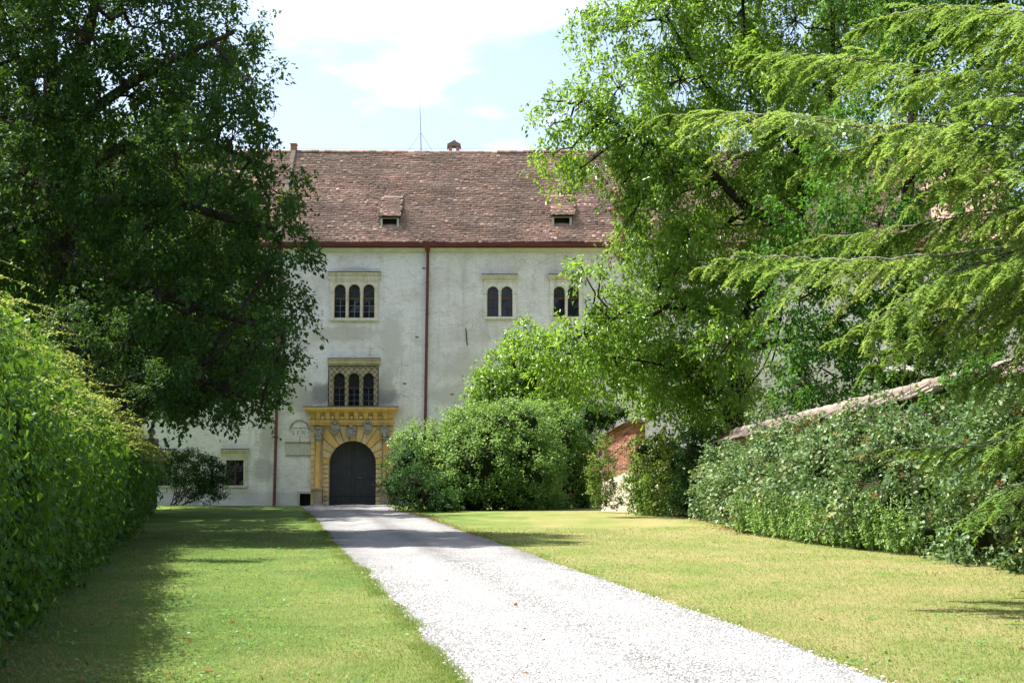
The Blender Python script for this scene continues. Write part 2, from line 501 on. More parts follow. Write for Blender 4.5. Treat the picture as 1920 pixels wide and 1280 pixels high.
M['gate_trim'] = rough_mat("worn_gate_batten", (0.05, 0.055, 0.06), (0.11, 0.115, 0.115), 6, 0.6, 0.2)
M['wood'] = rough_mat("brown_window_wood", (0.085, 0.04, 0.02), (0.15, 0.075, 0.035), 6, 0.6, 0.15)
M['muntin'] = rough_mat("grey_lead_muntin", (0.16, 0.165, 0.17), (0.30, 0.30, 0.30), 9, 0.6, 0.1)
M['dark'] = rough_mat("unlit_interior_dark", (0.010, 0.009, 0.008), (0.016, 0.014, 0.012), 2, 0.95, 0)  # near-black colour stands for the unlit space behind openings
M['red'] = rough_mat("oxide_red_sheet_metal", (0.085, 0.018, 0.016), (0.135, 0.032, 0.027), 1.5, 0.45, 0.1, spec=0.45)
M['eave'] = rough_mat("eaves_moulding_plaster", (0.46, 0.45, 0.38), (0.62, 0.61, 0.54), 1.2, 0.9, 0.3)
M['iron_clamp'] = M['iron']
def glass_material(name, base, leaded):
    m, nt, b, out = new_mat(name); g = NG(nt); p = g.pos()
    b.inputs['Base Color'].default_value = (*base, 1); b.inputs['Roughness'].default_value = 0.04
    b.inputs['Specular IOR Level'].default_value = 0.45; b.inputs['IOR'].default_value = 1.45
    w = g.noise(p, 2.2, 3, 0.5)
    if leaded:
        vor = g.n("ShaderNodeTexVoronoi", feature='DISTANCE_TO_EDGE'); vor.inputs['Scale'].default_value = 9.0; vor.inputs['Randomness'].default_value = 0.25
        g.link(p, vor.inputs['Vector'])
        cell = g.n("ShaderNodeTexVoronoi"); cell.inputs['Scale'].default_value = 9.0; cell.inputs['Randomness'].default_value = 0.25; g.link(p, cell.inputs['Vector'])
        lead = g.ramp(vor.outputs['Distance'], [(0.05, 1.0), (0.09, 0.0)])
        g.link(g.mix(lead, base, (0.06, 0.06, 0.06)), b.inputs['Base Color'])
        g.link(g.math('ADD', g.math('MULTIPLY', lead, 0.5), 0.05), b.inputs['Roughness'])
        h = g.math('ADD', w, g.math('MULTIPLY', cell.outputs['Color'], 0.5))
        g.link(g.bump(h, 0.25, 0.05), b.inputs['Normal'])
    else:
        g.link(g.bump(w, 0.12, 0.05), b.inputs['Normal'])
    return m
M['glass'] = glass_material("old_window_glass", (0.010, 0.015, 0.026), False)
M['leaded'] = glass_material("leaded_roundel_glass", (0.016, 0.020, 0.026), True)
def tile_material(name, stops, moss):
    m, nt, b, out = new_mat(name); g = NG(nt); p = g.pos()
    col = g.ramp(g.attr('v'), stops)
    big = g.noise(g.mapping(p, (1, 1, 1), (2, 0, 3)), 0.35, 5, 0.6)
    col = g.mix(g.ramp(big, [(0.42, 0.55), (0.60, 0.0)]), col, (0.17, 0.135, 0.11))
    lich = g.noise(p, 5.5, 6, 0.7)
    col = g.mix(g.ramp(lich, [(0.56, 0.0), (0.68, moss)]), col, (0.13, 0.125, 0.085))
    col = g.mix(g.ramp(g.noise(p, 13, 4, 0.6), [(0.62, 0.0), (0.72, 0.3)]), col, (0.50, 0.43, 0.36))
    g.link(col, b.inputs['Base Color']); b.inputs['Roughness'].default_value = 0.9; b.inputs['Specular IOR Level'].default_value = 0.2
    g.link(g.bump(g.noise(p, 26, 5, 0.7), 0.5, 0.012), b.inputs['Normal'])
    return m
M['tile'] = tile_material("weathered_roof_tile", [(0.0, (0.13, 0.095, 0.082)), (0.25, (0.28, 0.172, 0.134)), (0.5, (0.40, 0.242, 0.190)), (0.75, (0.47, 0.300, 0.240)), (1.0, (0.60, 0.48, 0.41))], 0.5)
M['ridge'] = tile_material("ridge_tile_clay", [(0.0, (0.16, 0.10, 0.08)), (0.5, (0.33, 0.16, 0.115)), (1.0, (0.50, 0.32, 0.25))], 0.45)
M['coping'] = tile_material("garden_wall_tile", [(0.0, (0.12, 0.10, 0.092)), (0.45, (0.22, 0.175, 0.155)), (0.75, (0.31, 0.21, 0.17)), (1.0, (0.45, 0.22, 0.14))], 0.6)
M['brick'] = tile_material("old_red_brick", [(0.0, (0.24, 0.10, 0.07)), (0.5, (0.42, 0.18, 0.115)), (1.0, (0.55, 0.30, 0.21))], 0.25)
M['mortar'] = rough_mat("lime_mortar", (0.30, 0.25, 0.20), (0.50, 0.44, 0.36), 6, 0.95, 0.6, 0.02)
M['render'] = rough_mat("flaking_wall_render", (0.42, 0.34, 0.27), (0.66, 0.60, 0.52), 3, 0.95, 0.6, 0.03, c3=(0.50, 0.33, 0.25))
M['greywall'] = rough_mat("grey_lichened_stone", (0.14, 0.13, 0.11), (0.30, 0.285, 0.25), 3, 0.95, 0.7, 0.03)
def bark_material(name, c1, c2):
    m, nt, b, out = new_mat(name); g = NG(nt); p = g.pos()
    n = g.noise(g.mapping(p, (1, 1, 0.22)), 9, 7, 0.7, 0.6)
    g.link(g.ramp(n, [(0.35, c1), (0.65, c2)]), b.inputs['Base Color']); b.inputs['Roughness'].default_value = 0.95; b.inputs['Specular IOR Level'].default_value = 0.15
    g.link(g.bump(n, 0.9, 0.06), b.inputs['Normal'])
    return m
M['bark'] = bark_material("dark_bark", (0.014, 0.0115, 0.009), (0.046, 0.038, 0.031))
M['bark_grey'] = bark_material("grey_bark", (0.05, 0.045, 0.038), (0.15, 0.135, 0.115))
M['twig_pale'] = bark_material("pale_twig", (0.20, 0.17, 0.13), (0.46, 0.42, 0.36))
M['cane'] = bark_material("brown_cane", (0.05, 0.03, 0.02), (0.14, 0.085, 0.05))

# ------------------------------------------------------------------ the ground
EDGE_L = np.array([on_ground(x, y)[:2] for x, y in ((875, 1280), (775, 1170), (700, 1085), (640, 1033), (600, 986), (582, 965), (566, 950))])
EDGE_R = np.array([on_ground(x, y)[:2] for x, y in ((1660, 1280), (1400, 1180), (1250, 1125), (1100, 1075), (980, 1035), (895, 1005), (840, 985), (785, 966), (728, 950))])
def ext(e, gate_x):
    d0 = (e[1] - e[0]) / (e[1, 1] - e[0, 1])
    first = e[0] + d0 * (2.0 - e[0, 1])
    return np.vstack([first, e, [(e[-1, 0] + gate_x) / 2, 81.0], [gate_x, 86.0]])
EDGE_L = ext(EDGE_L, fx(585)); EDGE_R = ext(EDGE_R, fx(742))
def road_l(y): return np.interp(y, EDGE_L[:, 1], EDGE_L[:, 0])
def road_r(y): return np.interp(y, EDGE_R[:, 1], EDGE_R[:, 0])

def lawn_material():
    m, nt, b, out = new_mat("mown_lawn"); g = NG(nt); p = g.pos()
    a = g.noise(g.mapping(p, (1, 0.55, 1)), 0.55, 6, 0.62, 0.4)
    f = g.noise(p, 3.2, 6, 0.7)
    t = g.math('ADD', g.math('MULTIPLY', a, 0.72), g.math('MULTIPLY', f, 0.28))
    sep = g.n("ShaderNodeSeparateXYZ"); g.link(p, sep.inputs[0])
    # the side right of the drive is drier
    dry = g.math('MULTIPLY', g.math('MINIMUM', g.math('MAXIMUM', g.math('ADD', g.math('MULTIPLY', sep.outputs[0], 0.05), 0.03), -0.14), 0.14), 0.85)
    t = g.math('ADD', t, dry)
    col = g.ramp(t, [(0.33, (0.060, 0.116, 0.019)), (0.45, (0.112, 0.162, 0.032)), (0.56, (0.176, 0.190, 0.056)), (0.70, (0.258, 0.222, 0.095))])
    fine = g.noise(p, 40, 4, 0.8)
    col = g.mix(g.ramp(fine, [(0.35, 0.55), (0.55, 0.0)]), col, (0.07, 0.10, 0.022))
    g.link(col, b.inputs['Base Color']); b.inputs['Roughness'].default_value = 0.9; b.inputs['Specular IOR Level'].default_value = 0.15
    g.link(g.bump(g.math('ADD', g.noise(p, 60, 4, 0.8), f), 0.8, 0.03), b.inputs['Normal'])
    return m
M['lawn'] = lawn_material()
def gravel_material():
    m, nt, b, out = new_mat("limestone_gravel"); g = NG(nt); p = g.pos()
    vor = g.n("ShaderNodeTexVoronoi"); vor.inputs['Scale'].default_value = 48.0; g.link(p, vor.inputs['Vector'])
    stone = g.n("ShaderNodeSeparateXYZ"); g.link(vor.outputs['Color'], stone.inputs[0])
    col = g.ramp(stone.outputs[0], [(0.0, (0.115, 0.115, 0.117)), (0.35, (0.26, 0.259, 0.257)), (1.0, (0.42, 0.418, 0.415))])
    gap = g.ramp(vor.outputs['Distance'], [(0.35, 0.0), (0.75, 0.6)])
    col = g.mix(gap, col, (0.22, 0.21, 0.20))
    big = g.noise(g.mapping(p, (1, 0.3, 1)), 0.9, 5, 0.6)
    col = g.mix(g.ramp(big, [(0.46, 0.0), (0.66, 0.45)]), col, (0.13, 0.128, 0.124))
    # coarser, greyer stone between and beside the two worn wheel tracks
    strip = g.ramp(g.attr('v'), [(0.0, 0.9), (0.10, 0.35), (0.20, 0.0), (0.38, 0.05), (0.50, 0.75), (0.62, 0.05), (0.82, 0.0), (0.92, 0.35), (1.0, 0.9)])
    brk = g.ramp(g.noise(g.mapping(p, (1, 0.6, 1)), 2.6, 6, 0.7), [(0.30, 0.15), (0.55, 1.0)])
    col = g.mix(g.math('MULTIPLY', strip, brk), col, g.mix(stone.outputs[1], (0.06, 0.0585, 0.056), (0.20, 0.196, 0.19)))
    g.link(col, b.inputs['Base Color']); b.inputs['Roughness'].default_value = 0.92; b.inputs['Specular IOR Level'].default_value = 0.2
    h = g.math('ADD', g.math('MULTIPLY', vor.outputs['Distance'], -1.0), g.math('MULTIPLY', g.noise(p, 9, 5, 0.7), 0.6))
    g.link(g.bump(h, 0.9, 0.03), b.inputs['Normal'])
    return m
M['gravel'] = gravel_material()
def stone_bits_material():
    m, nt, b, out = new_mat("gravel_stone"); g = NG(nt)
    g.link(g.ramp(g.attr('v'), [(0.0, (0.07, 0.07, 0.07)), (0.35, (0.23, 0.229, 0.227)), (1.0, (0.43, 0.428, 0.422))]), b.inputs['Base Color'])
    b.inputs['Roughness'].default_value = 0.85
    return m
M['stone'] = stone_bits_material()

def grid_sheet(xs, ys, zf):
    X, Y = np.meshgrid(xs, ys)
    V = np.stack([X, Y, zf(X, Y)], -1).reshape(-1, 3)
    nx, ny = len(xs), len(ys)
    i = np.arange(ny - 1)[:, None] * nx + np.arange(nx - 1)[None]
    F = np.stack([i, i + 1, i + nx + 1, i + nx], -1).reshape(-1, 4)
    return V, F
xs = np.concatenate([[-900, -300, -120], np.linspace(-60, 60, 90), [120, 300, 900]])
ys = np.concatenate([[-300, -60], np.linspace(-10, 100, 120), [160, 400, 1600]])
V, F = grid_sheet(xs, ys, ground_z)
tag(link_mesh("lawn", np_mesh("lawn", V, [F]), M['lawn'], smooth_shade=True), kind='structure')
# the drive: a ribbon with two worn wheel tracks
dy = np.concatenate([np.linspace(2, 30, 80), np.linspace(30.5, 85.6, 80)]); u = np.linspace(0, 1, 15)
wig = lambda y, ph: 0.03 * np.sin(y * 0.83 + ph) + 0.018 * np.sin(y * 2.1 + 2 * ph)
DX = (road_l(dy) + wig(dy, 0.4))[:, None] * (1 - u)[None] + (road_r(dy) + wig(dy, 2.1))[:, None] * u[None]
prof = 0.012 + 0.03 * np.sin(np.pi * u) - 0.03 * np.exp(-((u - 0.27) / 0.08) ** 2) - 0.03 * np.exp(-((u - 0.74) / 0.08) ** 2)
DZ = ground_z(DX, dy[:, None]) + np.maximum(prof, 0.006)[None]
V = np.stack([DX, np.repeat(dy[:, None], len(u), 1), DZ], -1).reshape(-1, 3)
i = np.arange(len(dy) - 1)[:, None] * len(u) + np.arange(len(u) - 1)[None]
F = np.stack([i, i + 1, i + len(u) + 1, i + len(u)], -1).reshape(-1, 4)
tag(link_mesh("gravel_drive", np_mesh("gravel_drive", V, [F], np.tile(u, len(dy))), M['gravel'], smooth_shade=True), kind='structure')
# loose stones
n = 20000
sy = 10.0 * (26.0 / 10.0) ** RNG.random(n); su = RNG.random(n)
su = np.clip(su + RNG.normal(0, 0.014, n), -0.04, 1.04)
sx = road_l(sy) * (1 - su) + road_r(sy) * su
sz = ground_z(sx, sy) + np.maximum(0.012 + 0.03 * np.sin(np.pi * np.clip(su, 0, 1)) - 0.03 * np.exp(-((su - 0.27) / 0.08) ** 2) - 0.03 * np.exp(-((su - 0.74) / 0.08) ** 2), 0.006)
OCT = np.array([(1, 0, 0), (0, 1, 0), (-1, 0, 0), (0, -1, 0), (0, 0, 1), (0, 0, -0.6)], float)
rad = RNG.gamma(5, 0.0015, n)[:, None, None] + 0.0035
ang = RNG.uniform(0, 6.28, n)
T = OCT[None] * RNG.uniform(0.6, 1.25, (n, 6, 1))
T = np.stack([T[..., 0] * np.cos(ang)[:, None] - T[..., 1] * np.sin(ang)[:, None], T[..., 0] * np.sin(ang)[:, None] + T[..., 1] * np.cos(ang)[:, None], T[..., 2] * 0.75], -1)
V = np.stack([sx, sy, sz], -1)[:, None] + T * rad
tri = np.array([(0, 1, 4), (1, 2, 4), (2, 3, 4), (3, 0, 4)])
F = (tri[None] + (np.arange(n) * 6)[:, None, None]).reshape(-1, 3)
tag(link_mesh("gravel", np_mesh("gravel", V.reshape(-1, 3), [F], np.repeat(RNG.beta(2, 1.6, n), 6)), M['stone']), "loose pale limestone chippings on the drive", "gravel", kind='stuff')

# ------------------------------------------------------------------ the castle
castle = empty("castle_building", (fx(700), YF, -0.3), "white plastered castle wing with red tiled roof and yellow arched portal", "building")
XL, XR = -33.0, 29.0
Z_EAVE = fz(458)
holes = []          # rectangular openings in the facade: x0, x1, z0, z1
def arched_plate(mb, openings, x0, x1, zb, zt, yf, yb, seg=14):
    """A stone plate at yf with round-headed openings (xl, xr, z of springing), with their reveals back to yb."""
    edges = [x0]
    for xl, xr, zs in openings: edges += [xl, xr]
    edges.append(x1)
    def q(a, b, c, d): mb.add([a, b, c, d], [(0, 1, 2, 3)])
    for k in range(0, len(edges), 2):
        a, b = edges[k], edges[k + 1]
        q((a, yf, zb), (b, yf, zb), (b, yf, zt), (a, yf, zt))
    for xl, xr, zs in openings:
        cx, r = (xl + xr) / 2, (xr - xl) / 2
        th = np.linspace(math.pi, 0, seg + 1)
        px = cx + r * np.cos(th); pz = zs + r * np.sin(th)
        for i in range(seg):
            q((px[i], yf, pz[i]), (px[i + 1], yf, pz[i + 1]), (px[i + 1], yf, zt), (px[i], yf, zt))
            q((px[i], yf, pz[i]), (px[i], yb, pz[i]), (px[i + 1], yb, pz[i + 1]), (px[i + 1], yf, pz[i + 1]))
        q((xl, yf, zb), (xl, yb, zb), (xl, yb, zs), (xl, yf, zs))
        q((xr, yf, zs), (xr, yb, zs), (xr, yb, zb), (xr, yf, zb))
        q((xl, yf, zb), (xr, yf, zb), (xr, yb, zb), (xl, yb, zb))
    q((x0, yf, zb), (x0, yf, zt), (x0, yb, zt), (x0, yb, zb))
    q((x1, yf, zb), (x1, yb, zb), (x1, yb, zt), (x1, yf, zt))
    q((x0, yf, zt), (x1, yf, zt), (x1, yb, zt), (x0, yb, zt))
    return mb
def half_ring(mb, cx, zs, r0, r1, y0, y1, seg=14):
    th = np.linspace(math.pi, 0, seg + 1)
    for i in range(seg):
        a, b = th[i], th[i + 1]
        mb.prism([(cx + r0 * math.cos(a), zs + r0 * math.sin(a)), (cx + r0 * math.cos(b), zs + r0 * math.sin(b)), (cx + r1 * math.cos(b), zs + r1 * math.sin(b)), (cx + r1 * math.cos(a), zs + r1 * math.sin(a))], y0, y1)
    return mb
def pane(x0, x1, z0, z1, y, win, mat='glass'):
    t = RNG.normal(0, 0.006, 2)
    mb = MB().add([(x0, y + t[0], z0), (x1, y - t[0], z0), (x1, y + t[1], z1), (x0, y - t[1], z1), (x0, y + .02, z0), (x1, y + .02, z0), (x1, y + .02, z1), (x0, y + .02, z1)],
                  [(0, 1, 2, 3), (7, 6, 5, 4), (0, 4, 5, 1), (1, 5, 6, 2), (2, 6, 7, 3), (3, 7, 4, 0)])
    return mb.build("pane", M[mat], win)
def arched_window(name, op_px, frame_px, y_top, y_bot, hood, sill, transom, rows, label=None, mat='cream', hood_mat='cream', grid=True):
    """op_px: (left, right) of every light; all in photo measures on the facade."""
    ym = (y_top + y_bot) / 2
    zb = fz(y_bot)
    ops = []
    for a, b in op_px:
        xl, xr = fx(a, ym), fx(b, ym)
        ops.append((xl, xr, fz(y_top) - (xr - xl) / 2))
    x0, x1 = fx(frame_px[0], ym), fx(frame_px[1], ym)
    zt = fz(frame_px[2])
    yf, yb = YF - 0.07, YF + 0.26
    win = arched_plate(MB(), ops, x0, x1, zb, zt, yf, yb).build(name, M[mat], castle)
    if label: win['label'] = label
    holes.append((x0 + 0.02, x1 - 0.02, zb - 0.02, zt - 0.02))
    for xl, xr, zs in ops:
        cx, r = (xl + xr) / 2, (xr - xl) / 2
        half_ring(MB(), cx, zs, r + 0.015, r + 0.085, yf - 0.035, yf + 0.01).build("archivolt", M[mat], win)
        for (ex, sgn) in ((xl, -1), (xr, 1)):
            pass
        yg = YF + 0.20
        # upper leaded light
        zt_tr = fz(transom[0]); zb_tr = fz(transom[1])
        th = np.linspace(0, math.pi, 13)
        MB().prism([(xl, zt_tr)] + [(xr, zt_tr)] + [(cx + r * math.cos(t), zs + r * math.sin(t)) for t in th[:-1]] + [(xl, zs)], yg, yg + 0.02).build("leaded_light", M['leaded'], win)
        MB().box(xl, xr, yg - 0.05, yg + 0.02, zb_tr, zt_tr).build("transom", M['wood'], win)
        half_ring(MB(), cx, zs, r - 0.035, r + 0.005, yg - 0.03, yg - 0.004).build("sash_head", M['wood'], win)
        sf = MB(); sf.box(xl - 0.002, xl + 0.03, yg - 0.03, yg - 0.003, zb, zs); sf.box(xr - 0.03, xr + 0.002, yg - 0.03, yg - 0.003, zb, zs); sf.box(xl + 0.03, xr - 0.03, yg - 0.03, yg - 0.003, zb, zb + 0.04)
        sf.build("sash_stile", M['wood'], win)
        zz = [zb + 0.02 + (zb_tr - zb - 0.02) * k / rows for k in range(rows + 1)]
        for k in range(rows):
            pane(xl + 0.004, cx - 0.008, zz[k] + 0.008, zz[k + 1] - 0.008, yg, win, 'glass')
            pane(cx + 0.008, xr - 0.004, zz[k] + 0.008, zz[k + 1] - 0.008, yg, win, 'glass')
        mt = MB(); mt.box(cx - 0.014, cx + 0.014, yg - 0.02, yg + 0.01, zb + 0.04, zb_tr)
        if grid:
            for k in range(1, rows): mt.box(xl + 0.03, xr - 0.03, yg - 0.016, yg + 0.008, zz[k] - 0.012, zz[k] + 0.012)
        mt.build("muntin", M['muntin'] if grid else M['iron'], win)
    # imposts (little capitals) between and beside the lights
    zs = ops[0][2]
    xsn = [x0] + [v for o in ops for v in o[:2]] + [x1]
    for k in range(0, len(xsn), 2):
        a, b = xsn[k], xsn[k + 1]
        MB().box(a - 0.02, b + 0.02, yf - 0.05, yf + 0.01, zs - 0.09, zs - 0.02).build("impost", M[mat], win, bevel=0.01)
        if 0 < k < len(xsn) - 2:
            cxm = (a + b) / 2
            MB().lathe(cxm, yf - 0.005, [(0.075, zb), (0.075, zb + 0.1), (0.055, zb + 0.14), (0.05, zs - 0.16), (0.07, zs - 0.09)], 10).build("colonnette", M[mat], win, True)
    # hood
    hx0, hx1 = fx(hood[0], ym), fx(hood[1], ym); hz0, hz1 = fz(hood[3]), fz(hood[2])
    hp = [(YF + 0.02, zt + 0.003), (yf - 0.02, zt + 0.003), (yf - 0.03, hz0), (yf - 0.10, hz0 + 0.05), (yf - 0.13, hz1 - 0.07), (yf - 0.19, hz1 - 0.05), (yf - 0.19, hz1), (YF + 0.02, hz1 + 0.03)]
    MB().extrude_x(hp, hx0, hx1).build("hood_moulding", M[hood_mat], win)
    MB().box(hx0 - 0.015, hx1 + 0.015, yf - 0.21, YF + 0.01, hz1 + 0.031, hz1 + 0.05).build("flashing", M['lead'], win)
    MB().box(x0 + 0.03, x1 - 0.03, yf - 0.045, yf - 0.005, zt - 0.10, zt - 0.05).build("fillet", M[mat], win)
    sx0, sx1 = fx(sill[0], ym), fx(sill[1], ym); sz0, sz1 = fz(sill[3]), fz(sill[2])
    MB().box(sx0, sx1, yf - 0.11, yf - 0.004, sz0, sz1 - 0.003).build("sill", M[mat], win, bevel=0.015)
    return win
arched_window("triple_window", [(626.7, 648.3), (653.6, 675.2), (680.8, 702.2)], (619, 709, 524), 533.3, 596, (615, 714, 511.5, 518), (617, 711, 596, 602), (557.5, 561), 3, "upper triple round-arched window with cream stone surround")
for dxp in (0, 124.5):
    arched_window("double_window", [(913.5 + dxp, 934.7 + dxp), (939.8 + dxp, 961 + dxp)], (907 + dxp, 968 + dxp, 525.5), 537, 593.4, (903 + dxp, 971 + dxp, 516, 523.5), (907 + dxp, 968.5 + dxp, 594, 598.5), (557.5, 560.5), 2, None, mat='cream_pale', hood_mat='cream', grid=False)
bw = arched_window("triple_window", [(625.5, 646.7), (653, 674), (680.5, 701)], (617, 709, 686), 699, 762.5, (614.5, 713, 673, 683), (617, 709, 763, 766), (725, 728), 3, "lower triple round-arched window behind an iron lattice", mat='tan', hood_mat='tan')
# the iron lattice in front of it
gx0, gx1, gz0, gz1 = fx(616.5, 725), fx(709.5, 725), fz(762), fz(686)
yl = YF - 0.17
gf = MB()
for a, b in (((gx0, gz0), (gx0, gz1)), ((gx1, gz0), (gx1, gz1)), ((gx0, gz1), (gx1, gz1)), ((gx0, gz0 + 0.03), (gx1, gz0 + 0.03))):
    gf.tube([(a[0], yl, a[1]), (b[0], yl, b[1])], 0.026, 6)
grille = gf.build("window_grille", M['iron'], castle)
holes_w, hh = gx1 - gx0, gz1 - gz0
step = 0.32
k = -int(hh / step) - 2
while k * step < holes_w + hh:
    for sgn in (1, -1):
        # x - gx0 = c + sgn * (z - gz0)
        c = k * step if sgn > 0 else k * step + hh * 0.0
        if sgn < 0: c = k * step
        pts = []
        for zz_ in (0.0, hh):
            pts.append((c + sgn * zz_, zz_))
        (ax, az), (bx, bz) = pts
        # clip to 0..w
        def clip(ax, az, bx, bz):
            t0, t1 = 0.0, 1.0
            for p_, q_ in ((ax - bx, ax), (bx - ax, holes_w - ax)):
                if abs(p_) < 1e-9: continue
                t = q_ / p_
                if p_ < 0: t0 = max(t0, t)
                else: t1 = min(t1, t)
            return t0, t1
        t0, t1 = clip(ax, az, bx, bz)
        if t1 - t0 > 0.02:
            A = (gx0 + ax + (bx - ax) * t0, yl + 0.012 * sgn, gz0 + az + (bz - az) * t0)
            B = (gx0 + ax + (bx - ax) * t1, yl + 0.012 * sgn, gz0 + az + (bz - az) * t1)
            MB().tube([A, B], 0.0125, 4).build("lattice_bar", M['iron'], grille)
    k += 1

def square_window(px0, px1, py0, py1, rows, label=None, cols=2):
    xm = (py0 + py1) / 2
    x0, x1, z0, z1 = fx(px0, xm), fx(px1, xm), fz(py1), fz(py0)
    fw = 0.2
    win = MB()
    yf = YF - 0.05
    for a in ((x0 - fw, x0, z0 - 0.0, z1), (x1, x1 + fw, z0, z1), (x0 - fw, x1 + fw, z1, z1 + fw)):
        win.box(a[0], a[1], yf, YF + 0.3, a[2], a[3])
    win = win.build("square_window", M['cream'], castle)
    if label: win['label'] = label
    holes.append((x0 - fw + 0.02, x1 + fw - 0.02, z0 - 0.02, z1 + fw - 0.02))
    inner = MB()
    for a in ((x0 - 0.09, x0 - 0.03, z0, z1 + 0.03), (x1 + 0.03, x1 + 0.09, z0, z1 + 0.03), (x0 - 0.09, x1 + 0.09, z1 + 0.03, z1 + 0.09)):
        inner.box(a[0], a[1], yf - 0.03, yf - 0.003, a[2], a[3])
    inner.build("surround_fillet", M['cream'], win)
    hz = z1 + fw + 0.003
    MB().extrude_x([(YF + 0.02, hz), (yf - 0.02, hz), (yf - 0.03, hz + 0.16), (yf - 0.20, hz + 0.32), (yf - 0.20, hz + 0.37), (YF + 0.02, hz + 0.40)], x0 - fw - 0.08, x1 + fw + 0.08).build("hood_moulding", M['cream'], win)
    MB().box(x0 - fw - 0.1, x1 + fw + 0.1, yf - 0.22, YF + 0.01, hz + 0.401, hz + 0.425).build("flashing", M['lead'], win)
    MB().box(x0 - fw - 0.03, x1 + fw + 0.03, yf - 0.12, YF + 0.28, z0 - 0.13, z0 - 0.003).build("sill", M['slab'], win, bevel=0.015)
    yg = YF + 0.16
    cx, cz = (x0 + x1) / 2, z0 + (z1 - z0) * 0.58
    fr = MB()
    fr.box(cx - 0.045, cx + 0.045, yg - 0.05, yg + 0.02, z0, z1); fr.box(x0, cx - 0.045, yg - 0.04, yg + 0.02, cz - 0.035, cz + 0.035); fr.box(cx + 0.045, x1, yg - 0.04, yg + 0.02, cz - 0.035, cz + 0.035)
    fr.build("sash_frame", M['wood'], win)
    for a, b in ((x0, cx - 0.045), (cx + 0.045, x1)):
        for z_a, z_b, nr in ((z0, cz - 0.035, rows + 1), (cz + 0.035, z1, rows)):
            for i in range(3):
                for j in range(nr):
                    w, h = (b - a) / 3, (z_b - z_a) / nr
                    pane(a + w * i + 0.006, a + w * (i + 1) - 0.006, z_a + h * j + 0.006, z_a + h * (j + 1) - 0.006, yg, win)
    bars = MB()
    for i in range(1, 7): bars.tube([(x0 + (x1 - x0) * i / 7, YF + 0.06, z0), (x0 + (x1 - x0) * i / 7, YF + 0.06, z1)], 0.008, 4)
    for j in range(1, 10): bars.tube([(x0, YF + 0.06, z0 + (z1 - z0) * j / 10), (x1, YF + 0.06, z0 + (z1 - z0) * j / 10)], 0.008, 4)
    bars.build("iron_bars", M['iron'], win)
    return win
square_window(424, 456.7, 862.4, 909.6, 2, "barred square ground-floor window beside the dark bush")
square_window(290, 322, 862.4, 909.6, 2, "barred square ground-floor window behind the dark bush")
square_window(1383, 1405, 694, 758, 2, "square window seen through the walnut tree")

# cellar hatch
cxl, cxr, czb, czt = fx(562, 935), fx(584, 935), -0.25, fz(925)
holes.append((cxl, cxr, czb, czt))
hatch = MB(); hatch.box(cxl - 0.14, cxl, YF - 0.03, YF + 0.3, -0.25, czt + 0.12); hatch.box(cxl, cxr, YF - 0.03, YF + 0.3, czt, czt + 0.12)
hatch = hatch.build("cellar_hatch", M['slab'], castle)
MB().box(cxl, cxr, YF + 0.25, YF + 0.3, czb, czt).build("dark_hatch_plate", M['dark'], hatch)  # plate coloured near-black for the darkness inside the hatch

# ---- the portal
PX0, PX1 = fx(584, 850), fx(737.5, 850)
CX = fx(661.3, 870)
GR = (fx(706, 870) - fx(617, 870)) / 2                   # opening radius
ZS = fz(826) - GR                                          # springing
ZG = -0.3
Z_ARCH = fz(797)                                           # underside of the architrave
yp = YF - 0.16
portal = arched_plate(MB(), [(CX - GR, CX + GR, ZS)], PX0, PX1, ZG, Z_ARCH, yp, YF + 0.5, 28).build("portal", M['ochre_pale'], castle)
portal['label'] = "yellow rusticated portal with arched gate opening"
holes.append((PX0 + 0.02, PX1 - 0.02, ZG - 0.05, Z_ARCH - 0.02))
nv = 13
for i in range(nv):
    a0 = math.pi - math.pi * (i + 0.07) / nv; a1 = math.pi - math.pi * (i + 0.93) / nv
    R0 = GR - 0.012
    pts_in = [(CX + R0 * math.cos(a), ZS + R0 * math.sin(a)) for a in np.linspace(a0, a1, 4)]
    def outer(a):
        # out to a rectangle between the columns, under the architrave
        dx, dz = math.cos(a), math.sin(a)
        rx = (CX - fx(606, 850)) / max(abs(dx), 1e-6); rz = (Z_ARCH - 0.03 - ZS) / max(dz, 1e-6)
        r = min(rx, rz, GR + 1.12)
        return (CX + r * dx, ZS + r * dz)
    pts = pts_in + [outer(a) for a in np.linspace(a1, a0, 4)]
    MB().prism(pts[::-1], yp - 0.075 - 0.02 * (i % 2), yp + 0.02).build("voussoir", M['ochre_pale' if i % 3 else 'ochre'], portal, bevel=0.02)
xin, xout = CX - GR, fx(606, 850)
nrow = 9
hrow = (ZS - ZG - 0.1) / nrow
